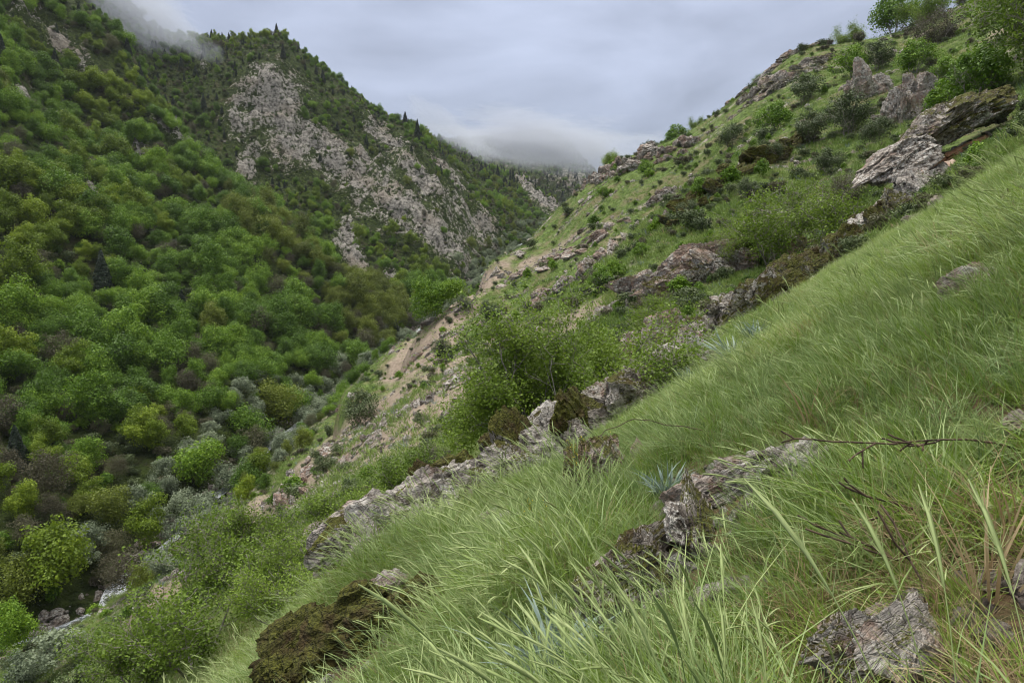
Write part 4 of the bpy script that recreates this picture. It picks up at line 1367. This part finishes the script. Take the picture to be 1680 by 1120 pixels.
def ear_mesh(name, seed, k, H, mat=None):
    """long stalks with drooping bristly heads"""
    rng = np.random.default_rng(seed)
    V, Fq, sh, off = [], [], [], 0
    for i in range(k):
        a = rng.uniform(-.6, .6) + math.pi
        p = np.array([rng.normal(0, .06), rng.normal(0, .06), -.03])
        d = unit(np.array([math.cos(a) * .35, math.sin(a) * .35, 1.0]))
        bend = np.array([math.cos(a), math.sin(a), -.35])
        h = H * rng.uniform(.75, 1.2)
        pts, rad = [], []
        nseg = 12
        for j in range(nseg + 1):
            t = j / nseg
            pts.append(p.copy())
            rad.append(.0012 if t < .78 else .0014 + .0036 * math.sin(min(1, (t - .78) / .22) * math.pi) ** .7)
            d = unit(d + bend * (.035 + .16 * t ** 3))
            p = p + d * h / nseg
        pts = np.array(pts)
        tan = unit(np.gradient(pts, axis=0))
        u_ = unit(np.cross(tan, [0, 1, .2]))
        v_ = np.cross(tan, u_)
        rad = np.array(rad)
        th = np.arange(3) / 3 * 6.283
        ring = pts[:, None] + rad[:, None, None] * (u_[:, None] * np.cos(th)[None, :, None] + v_[:, None] * np.sin(th)[None, :, None])
        V.append(ring.reshape(-1, 3))
        for j in range(nseg):
            for q in range(3):
                Fq.append([off + j * 3 + q, off + j * 3 + (q + 1) % 3, off + (j + 1) * 3 + (q + 1) % 3, off + (j + 1) * 3 + q])
        off += (nseg + 1) * 3
        sh += list(np.repeat(np.clip(np.linspace(-.3, .9, nseg + 1), 0, 1), 3))
        for j in range(26):                       # bristles
            t = rng.uniform(.8, 1.0) * nseg
            b = pts[int(t)]
            dd = unit(tan[int(t)] * 1.2 + rng.normal(size=3) * .35)
            L = h * .05 + .012
            s_ = unit(np.cross(dd, rng.normal(size=3))) * .0007
            V.append(np.array([b - s_, b + s_, b + dd * L + s_ * .2, b + dd * L - s_ * .2]))
            Fq.append([off, off + 1, off + 2, off + 3])
            off += 4
            sh += [.9] * 4
    me = mesh_np(name, np.concatenate(V), np.array(Fq), [mat or M_EAR])
    fattr(me, 'shade', np.array(sh))
    return me


near_kinds = []
for i in range(8):
    near_kinds.append(join_meshes('tuft', [tuft_mesh('a', [M_GRASS, M_GRASS_PALE, M_GRASS_PALE, M_GRASS][i % 4], 700 + i, 34, .13, .31 + .06 * (i % 3), .0075 + .003 * (i % 2), .25 + .25 * (i % 3), (-.1, -.02)), tuft_mesh('b', M_STRAW, 750 + i, 12, .12, .26, .004, .6)]))
for i in range(2):
    near_kinds.append(join_meshes('tuft', [tuft_mesh('a', M_GRASS, 720 + i, 24, .12, .24, .005, .4), tuft_mesh('b', M_STRAW, 760 + i, 40, .13, .22, .0045, .7)]))
for i in range(3):
    near_kinds.append(ear_mesh('ears', 780 + i, 4, .62))
for i in range(2):
    near_kinds.append(tuft_mesh('flat', M_GRASS_PALE, 790 + i, 16, .10, .46, .008, .85, (-.15, 0)))
gr = np.random.default_rng(4242)


def polar_points(n, r0, r1, power=1.0, azw=41):
    az_ = np.radians(gr.uniform(-azw, azw, n))
    r = (r0 ** power + (r1 ** power - r0 ** power) * gr.random(n)) ** (1 / power)
    return r * np.sin(az_), r * np.cos(az_)


# bare spots: where rocks stand
ROCK_SPOTS = []
for o in bpy.data.objects:
    if o.type == 'MESH' and o.parent and o.name.split('.')[0] in ('boulder', 'overhang', 'cave_wall', 'cave_floor'):
        m_ = Matrix.Translation(o.parent.location) @ o.matrix_basis
        sc_ = m_.to_scale()
        ROCK_SPOTS.append((m_.translation.x, m_.translation.y, m_.translation.z, (sc_.x + sc_.y) * .5))
RS = np.array(ROCK_SPOTS)


def clear_rocks(x, y, f=.7):
    ok = np.ones(len(x), bool)
    for rx, ry, rz, s in RS:
        ok &= (x - rx) ** 2 + (y - ry) ** 2 > (s * f) ** 2
        if ry < 30:                       # trodden, thinner growth at the foot of the near rocks
            q = 1 - (.9 * s + .12) / math.hypot(rx, ry)
            ok &= ((x - rx * q) ** 2 + (y - ry * q) ** 2 > (s * 1.0) ** 2) | (gr.random(len(x)) < .12)
    return ok


def near_rock_scale(x, y):
    f = np.ones(len(x))
    for rx, ry, rz, s in RS:
        if ry < 40:
            f = np.minimum(f, .45 + .55 * sstep(s, s + .5 + .6 * s, np.hypot(x - rx, y - ry)))
    return f


def spread(name, kinds, n, r0, r1, power, sc0, sc1, picks, weights, hill_only=True, lean=True, straw=True, frame=True):
    x, y = polar_points(n, r0, r1, power)
    z = gz(x, y)
    k = (lookup(GHILL.astype(float), x, y) > .9) & clear_rocks(x, y)
    if frame:
        k &= in_view(x, y, z, 1.2, 160, .02)
    e = blob_mask(EARTH_BLOBS, x, y, z, 200)
    k &= gr.random(len(x)) > sstep(.12, .4, e) * .82
    x, y, z = x[k], y[k], z[k]
    m = len(x)
    P_ = np.stack([x, y, 0 * x], -1)
    w = fbm(P_ / 1.7, 3, 811)
    v = fbm(P_ / 5, 3, 812)
    if straw:                                       # thin places where the soil shows
        q_ = gr.random(m) > .75 * sstep(.22, .5, fbm(P_ / 1.1, 3, 815))
        x, y, z, P_, w, v = x[q_], y[q_], z[q_], P_[q_], w[q_], v[q_]
        m = len(x)
    pick = gr.choice(picks, m, p=np.array(weights) / sum(weights))
    if straw:                                       # withered patches to the right
        px_, py_ = project(x, y, z)
        dry = sstep(.05, .35, w) * sstep(1150, 1350, px_) * sstep(350, 520, py_)
        sw = gr.random(m) < .07 + dry * .75
        pick[sw] = 8 + gr.integers(0, 2, sw.sum())
    dirn = math.pi * (1 + .35 * v)
    tilt = gr.normal(.03, .27, m) + .25 * w
    rx_ = gr.normal(0, .24, m)
    ry_ = -tilt if lean else gr.normal(0, .1, m)
    rot = np.c_[rx_, ry_, gr.uniform(-1.2, 1.2, m) + 2.6 * v + 1.2 * w]
    s = gr.uniform(sc0, sc1, m) * (1 + .75 * w) * near_rock_scale(x, y)
    tint = np.clip(.54 + 1.0 * v + .7 * w + gr.normal(0, .22, m), 0, 1)
    scatter(name, kinds, np.c_[x, y, z], rot, np.c_[s, s, s * gr.uniform(.8, 1.15, m)], pick, tint)
    print(name, m)


pk = list(range(15))
wt = [7] * 8 + [1.6, 1.6] + [3.2, 3.2, 3.2] + [2.0, 2.0]
spread('meadow_grass', near_kinds, 16000, .9, 9.5, 1.7, .65, 1.25, pk, wt)
wt2 = [7] * 8 + [.8, .8] + [.8, .8, .8] + [1, 1]
slope_kinds = []
for i in range(8):
    slope_kinds.append(join_meshes('tuft', [tuft_mesh('a', [M_GRASS, M_GRASS_PALE, M_GRASS_PALE, M_GRASS][i % 4], 1700 + i, 26, .13, .36 + .06 * (i % 3), .013 + .003 * (i % 2), .25 + .25 * (i % 3), (-.06, -.02), 3), tuft_mesh('b', M_STRAW, 1750 + i, 4 + 3 * (i % 3), .13, .30, .009, .5, (0, 0), 3)]))
slope_kinds += near_kinds[8:]
spread('slope_grass', slope_kinds, 46000, 9, 32, 1.25, .40, .80, pk, wt2)
far_kinds = [tuft_mesh('far', M_GRASS_FAR, 830 + i, 34, .34, .30, .028, .5, (0, 0), 2) for i in range(4)] + [tuft_mesh('far', M_BLUE, 840, 22, .16, .34, .03, .4, (0, 0), 2), tuft_mesh('far', M_STRAW, 841, 26, .3, .22, .02, .5, (0, 0), 2)]
weeds = []
for i in range(4):
    a_ = gr.uniform(0, 6.28, 14)
    L_ = [.035, .05, .028, .06][i]
    c_ = np.stack([np.cos(a_) * L_ * 1.3, np.sin(a_) * L_ * 1.3, L_ * gr.uniform(.5, 5.5, 14)], -1)
    weeds.append(leaf_mesh('weed', c_, np.stack([np.cos(a_) * .5, np.sin(a_) * .5, np.ones(14)], -1), np.full(14, L_ * 1.2), np.full(14, L_ * .7), [M_LEAF_BUSH, M_LEAF_BUSH, M_BLUE, M_LEAF_GREEN][i], gr))
spread('meadow_weeds', weeds, 7500, 2.6, 30, 1.2, .28, .75, [0, 1, 2, 3], [3, 3, .6, 2], straw=False, lean=False)
spread('hillside_turf', far_kinds, 90000, 24, 175, .55, .6, 1.5, [0, 1, 2, 3, 4, 5], [5, 5, 5, 5, .8, 1.0], straw=False)
x, y = make_points(5.0, -150, 330, 640, 1150, gr)
z = gz(x, y)
k = (gr.random(len(x)) < .5) & in_view(x, y, z, 6)
x, y, z = x[k], y[k], z[k]
m = len(x)
scatter('distant_forest', protos['juniper'] + protos['green'][:1] + protos['brown'][:1], np.c_[x, y, z - .2], np.c_[np.zeros((m, 2)), gr.uniform(0, 6.28, m)], gr.uniform(.5, 1.0, (m, 1)) * np.ones((m, 3)), gr.integers(0, 4, m), gr.random(m))
print('distant', m)
# ledges and rubble showing through the turf of the hillside
x, y = polar_points(70000, 28, 175, .5, 40)
z = gz(x, y)
rb = fbm(np.stack([(x - .35 * y) / 11, (.35 * x + y) / 3.2, 0 * x], -1), 4, 55, .6)
k = (lookup(GHILL.astype(float), x, y) > .9) & (gr.random(len(x)) < .5 * sstep(.12, .5, rb)) & in_view(x, y, z, .8)
x, y, z = x[k], y[k], z[k]
m = len(x)
s = gr.lognormal(-1.15, .5, m) * (.6 + y / 110)
scatter('hillside_rubble', ROCKS_FAR[:5] + ROCKS[:3], np.c_[x, y, z], np.c_[gr.normal(0, .3, m), gr.normal(-.5, .3, m), gr.normal(.9, .5, m)], s[:, None] * np.array([.8, .55, .32]) * gr.uniform(.7, 1.2, (m, 3)), gr.integers(0, 8, m), gr.random(m))
print('rubble', m)
# low heath and seedlings on the hillside
x, y = polar_points(26000, 24, 175, .5, 40)
z = gz(x, y)
hb = fbm(np.stack([x, y, 0 * x], -1) / 7, 3, 56, .6)
k = (lookup(GHILL.astype(float), x, y) > .9) & (blob_mask(EARTH_BLOBS, x, y, z, 200) < .2 + .9 * (gr.random(len(x)) < .35)) & (gr.random(len(x)) < .10 + .4 * sstep(.1, .5, hb)) & in_view(x, y, z, .8)
x, y, z = x[k], y[k], z[k]
m = len(x)
s = gr.lognormal(-1.75, .4, m) * (.7 + y / 160)
scatter('low_heath', protos['scrub'], np.c_[x, y, z - .02], np.c_[np.zeros((m, 2)), gr.uniform(0, 6.28, m)], s[:, None] * gr.uniform(.8, 1.2, (m, 3)), gr.choice([0, 0, 1, 2], m), gr.random(m))
print('heath', m)
# loose stones on the bare earth and along the stream
pebble = [rock_mesh('pebble', 900 + i, M_ROCK_FAR, 5, .6, 1) for i in range(4)]
x, y = polar_points(60000, 20, 170, .6, 40)
z = gz(x, y)
e = blob_mask(EARTH_BLOBS, x, y, z, 200)
k = (lookup(GHILL.astype(float), x, y) > .5) & (gr.random(len(x)) < .02 + sstep(.1, .5, e) * .10) & in_view(x, y, z, .5)
x, y, z = x[k], y[k], z[k]
y2 = gr.uniform(55, 330, 2200)
x2 = stream_at(y2)[0] + gr.choice([-1, 1], 2200) * gr.uniform(1.2, 4.2, 2200)
x, y, z = np.r_[x, x2], np.r_[y, y2], np.r_[z, gz(x2, y2)]
m = len(x)
s = gr.lognormal(-1.9, .55, m) * np.r_[np.ones(m - 2200), np.full(2200, 2.2)]
scatter('loose_stones', pebble, np.c_[x, y, z], gr.uniform(0, 6.28, (m, 3)), s[:, None] * gr.uniform(.6, 1.2, (m, 3)), gr.integers(0, 4, m), gr.random(m))

# small stones and crumbs at the foot of the near rocks
nr_ = RS[RS[:, 1] < 30]
x = np.repeat(nr_[:, 0], 9) + 0.0
y = np.repeat(nr_[:, 1], 9) + 0.0
a = gr.uniform(0, 6.28, len(x))
q = np.repeat(nr_[:, 3], 9) * gr.uniform(.8, 1.5, len(x)) + .03
x, y = x + np.cos(a) * q, y + np.sin(a) * q
m = len(x)
s = gr.lognormal(-3.6, .5, m) * (1 + np.repeat(nr_[:, 3], 9) * 1.5)
scatter('rock_crumbs', ROCKS[:4], np.c_[x, y, gz(x, y)], gr.uniform(0, 6.28, (m, 3)), s[:, None] * gr.uniform(.6, 1.2, (m, 3)), gr.integers(0, 4, m), gr.random(m))


# ------------------------------------------------------------------ single things lying or growing in the grass
def twig_thing(label, px, py, d, yaw, L, seed, pitch=.12, thick=.012, lev=2, mat=None, name='dead_branch'):
    p = surf(px, py, d if d else 1.5)
    w = Wood(seed)
    dr = Vector((math.cos(yaw) * math.cos(pitch), math.sin(yaw) * math.cos(pitch), math.sin(pitch)))
    w.grow(Vector((0, 0, 0)), dr, L, thick * .6, 0, lev, .2, -.02, (1, 3), .75, .5)
    root = obj(name, w.mesh('dead_branch', mat or M_DEAD, 6))
    root['label'], root['category'], root['group'] = label, 'branch', 'dead branches in the grass'
    root.location = p + Vector((0, 0, .05))
    return root


twig_thing('forked dark dead branch standing out of grass below the mossy rib', 1010, 745, None, .55, 1.5, 1, .15, .016, 3)
twig_thing('long dark dead branch reaching in from the right edge', 1672, 760, None, 2.9, .5, 2, .14, .010, 3)
twig_thing('thick broken reddish branch lying in the lower right grass', 1590, 840, None, 3.3, .4, 3, .02, .013, 2)
twig_thing('thin curved twig above the white lichened rock', 1500, 950, None, 2.8, .38, 4, .2, .006, 2)
twig_thing('thin leaning twig beside the dry stalks', 1515, 1010, None, 1.2, .35, 5, .75, .004, 1)
twig_thing('small black twig under the mossy rib in the grass', 1180, 720, None, 2.6, .8, 6, .2, .010, 2)
twig_thing('dark fallen twig near the crumbly rock patch', 1410, 805, None, .4, .5, 7, .35, .006, 2)


def tuft_thing(name, cat, label, px, py, mesh, s, group, d=None):
    p = surf(px, py) if d is None else Vector((*at(px, py, d)[:2], 0))
    if d is not None:
        p.z = float(gz(p.x, p.y))
    o = obj(name, mesh)
    o['label'], o['category'], o['group'] = label, cat, group
    o['tint'] = .5
    o.location = p
    o.scale = (s, s, s)
    o.rotation_euler = (0, 0, random.uniform(0, 6))
    return o


blue = [tuft_mesh('blue_leaves', M_BLUE, 1200 + i, 80, .10, .42, .035, .55, (0, 0), 5) for i in range(2)]
BG = 'blue grey fleshy leaved plants'
tuft_thing('blue_plant', 'plant', 'blue grey tuft standing alone in the middle of the grass slope', 1207, 600, blue[0], 1.7, BG)
tuft_thing('blue_plant', 'plant', 'paler blue grey plant above the lone tuft', 1238, 560, blue[1], 1.4, BG)
tuft_thing('blue_plant', 'plant', 'small blue grey plant right at the end of the mossy rib', 1135, 630, blue[1], 1.0, BG)
tuft_thing('blue_plant', 'plant', 'broad silvery blue plant in the grass at the bottom edge', 912, 1110, blue[1], 1.05, BG)
tuft_thing('blue_plant', 'plant', 'small silvery plant beside the crumbly rock patch', 1092, 812, blue[0], .75, BG)
tuft_thing('blue_plant', 'plant', 'blue green plant in the green gully right of the big tree', 1090, 625, blue[0], .9, BG)


def stalks(label, px, py, n, H, seed, s=1.):
    rng = np.random.default_rng(seed)
    ms = tuft_mesh('dry_stalks', M_STRAW, seed, n, .05, H, .011, .25, (.05, 0), 5)
    o = tuft_thing('dry_stalks', 'stalks', label, px, py, ms, s, 'clumps of dry stalks')
    o['tint'] = .8
    return o


stalks('tall clump of dry brown reed stalks at the right edge', 1625, 985, 22, .52, 31)
stalks('sparse dry stalks right of the tall clump', 1672, 900, 12, .5, 32)
stalks('dry grass hanging over the red brown rock', 1545, 440, 60, .5, 33, 1.3)
stalks('dry straw tuft in the middle of the right grass slope', 1330, 700, 30, .45, 34)
stalks('dry reddish stalks at the bottom edge beside the silvery plant', 960, 1118, 9, .22, 35)


def flower(label, px, py, seed, H=.35):
    p = surf(px, py)
    root = bpy.data.objects.new('yellow_flower', None)
    root['label'], root['category'], root['group'] = label, 'flower', 'yellow flowers in the grass'
    link(root)
    root.location = p
    rng = np.random.default_rng(seed)
    w = Wood(seed)
    for i in range(4):
        w.grow(Vector((0, 0, 0)), Vector((rng.normal(-.3, .25), rng.normal(0, .2), 1)).normalized(), H, .003, 0, 1, .1, .02, (3, 4), .4, .35)
    st_ = w.mesh('stem', M_EAR, 4)
    o = obj('stem', st_, root)
    o['tint'] = .3
    obj('petals', w.leaves('petals', M_YELLOW, 4, .012, .010, seed, .6), root)


flower('yellow flower spike left of the brown and orange boulder', 962, 822, 1, .5)
flower('second yellow flower spike just below the first', 975, 800, 2, .5)
flower('faint yellow flowers in the grass right of the pale slab', 900, 905, 3, .4)
flower('yellow flowers in the gully beside the big tree', 962, 655, 4, .4)


def broadleaf(label, px, py, n, L, seed):
    rng = np.random.default_rng(seed)
    a = rng.uniform(0, 6.28, n)
    c = np.stack([np.cos(a) * L * .7, np.sin(a) * L * .7, L * rng.uniform(.4, 1.3, n)], -1)
    nn = np.stack([np.cos(a) * .4, np.sin(a) * .4, np.ones(n)], -1) + rng.normal(size=(n, 3)) * .2
    me = leaf_mesh('broad_leaves', c, nn, np.full(n, L), np.full(n, L * .7), M_LEAF_BUSH, rng)
    o = tuft_thing('broad_leaf_plant', 'plant', label, px, py, me, 1, 'broad leaved plants in the grass')
    return o


broadleaf('broad leaved plant at the right edge above the dead branch', 1660, 545, 12, .075, 1)
broadleaf('low plant with round leaves in the lower right corner', 1590, 1112, 12, .035, 2)
broadleaf('small green weed in the grass below the broken branch', 1442, 965, 7, .03, 3)


# ------------------------------------------------------------------ air and low cloud
def box_mesh(name, x0, x1, y0, y1, z0, z1):
    V = [(x, y, z) for x in (x0, x1) for y in (y0, y1) for z in (z0, z1)]
    Fq = [(0, 1, 3, 2), (4, 6, 7, 5), (0, 4, 5, 1), (2, 3, 7, 6), (0, 2, 6, 4), (1, 5, 7, 3)]
    return mesh_np(name, np.array(V, float), np.array(Fq), [], False)


m_, n_, l_ = new_mat('thin air')
o_ = n_.new('ShaderNodeOutputMaterial')
pv = n_.new('ShaderNodeVolumePrincipled')
pv.inputs['Color'].default_value = (.85, .90, 1, 1)
pv.inputs['Density'].default_value = .00005
pv.inputs['Anisotropy'].default_value = .2
l_.new(pv.outputs[0], o_.inputs['Volume'])
me = box_mesh('haze', -1720, 1720, -6, 1720, float(GZ.min()) - 1.5, float(GZ.max()) + 14)
me.materials.append(m_)
obj('haze', me, kind='stuff')


def cloud(px, py, d, sx, sy, sz, dens, seed, tilt=0.):
    q = at(px, py, d)
    m, n, l = new_mat('drifting cloud')
    o = n.new('ShaderNodeOutputMaterial')
    pv = n.new('ShaderNodeVolumePrincipled')
    pv.inputs['Color'].default_value = (.68, .72, .80, 1)
    tc = n.new('ShaderNodeTexCoord')
    ln = n.new('ShaderNodeVectorMath')
    ln.operation = 'LENGTH'
    l.new(tc.outputs['Object'], ln.inputs[0])
    no = N(n, 'ShaderNodeTexNoise', noise_dimensions='4D', inp={'W': seed, 'Scale': 1.7, 'Detail': 4.0, 'Roughness': .6, 'Distortion': .5})
    l.new(tc.outputs['Object'], no.inputs['Vector'])
    a = N(n, 'ShaderNodeMath', operation='MULTIPLY_ADD')
    a.inputs[1].default_value = 1.9
    a.inputs[2].default_value = -.25
    l.new(no.outputs['Fac'], a.inputs[0])
    b = N(n, 'ShaderNodeMath', operation='SUBTRACT')
    l.new(a.outputs[0], b.inputs[0])
    l.new(ln.outputs['Value'], b.inputs[1])
    r = N(n, 'ShaderNodeMapRange', inp={'From Min': 0, 'From Max': .5, 'To Min': 0, 'To Max': dens})
    l.new(b.outputs[0], r.inputs['Value'])
    l.new(r.outputs[0], pv.inputs['Density'])
    l.new(pv.outputs[0], o.inputs['Volume'])
    bm_v = []
    k = 14
    th, ph = np.meshgrid(np.linspace(0, 2 * np.pi, 2 * k, endpoint=False), np.linspace(.02, np.pi - .02, k), indexing='ij')
    V = np.stack([np.cos(th) * np.sin(ph), np.sin(th) * np.sin(ph), np.cos(ph)], -1).reshape(-1, 3)
    i_ = np.arange(2 * k * k).reshape(2 * k, k)
    j_ = np.roll(i_, -1, 0)
    Fq = np.stack([i_[:, :-1], i_[:, 1:], j_[:, 1:], j_[:, :-1]], -1).reshape(-1, 4)
    me = mesh_np('cloud', V, Fq, [m])
    bmx = bpy.data.objects.new('cloud', me)
    bmx['kind'] = 'stuff'
    link(bmx)
    import bmesh
    bm = bmesh.new()
    bm.from_mesh(me)
    bmesh.ops.contextual_create(bm, geom=[v for v in bm.verts if v.co.z > .999])
    bmesh.ops.contextual_create(bm, geom=[v for v in bm.verts if v.co.z < -.999])
    bmesh.ops.recalc_face_normals(bm, faces=bm.faces)
    bm.to_mesh(me)
    bm.free()
    bmx.location = q
    bmx.scale = (sx, sy, sz)
    bmx.rotation_euler = (0, tilt, 0)


cloud(215, 18, 405, 62, 50, 26, .05, 1.0, .5)
cloud(740, 215, 590, 60, 50, 20, .018, 2.0, .5)
cloud(905, 238, 840, 200, 120, 50, .034, 3.0, .1)
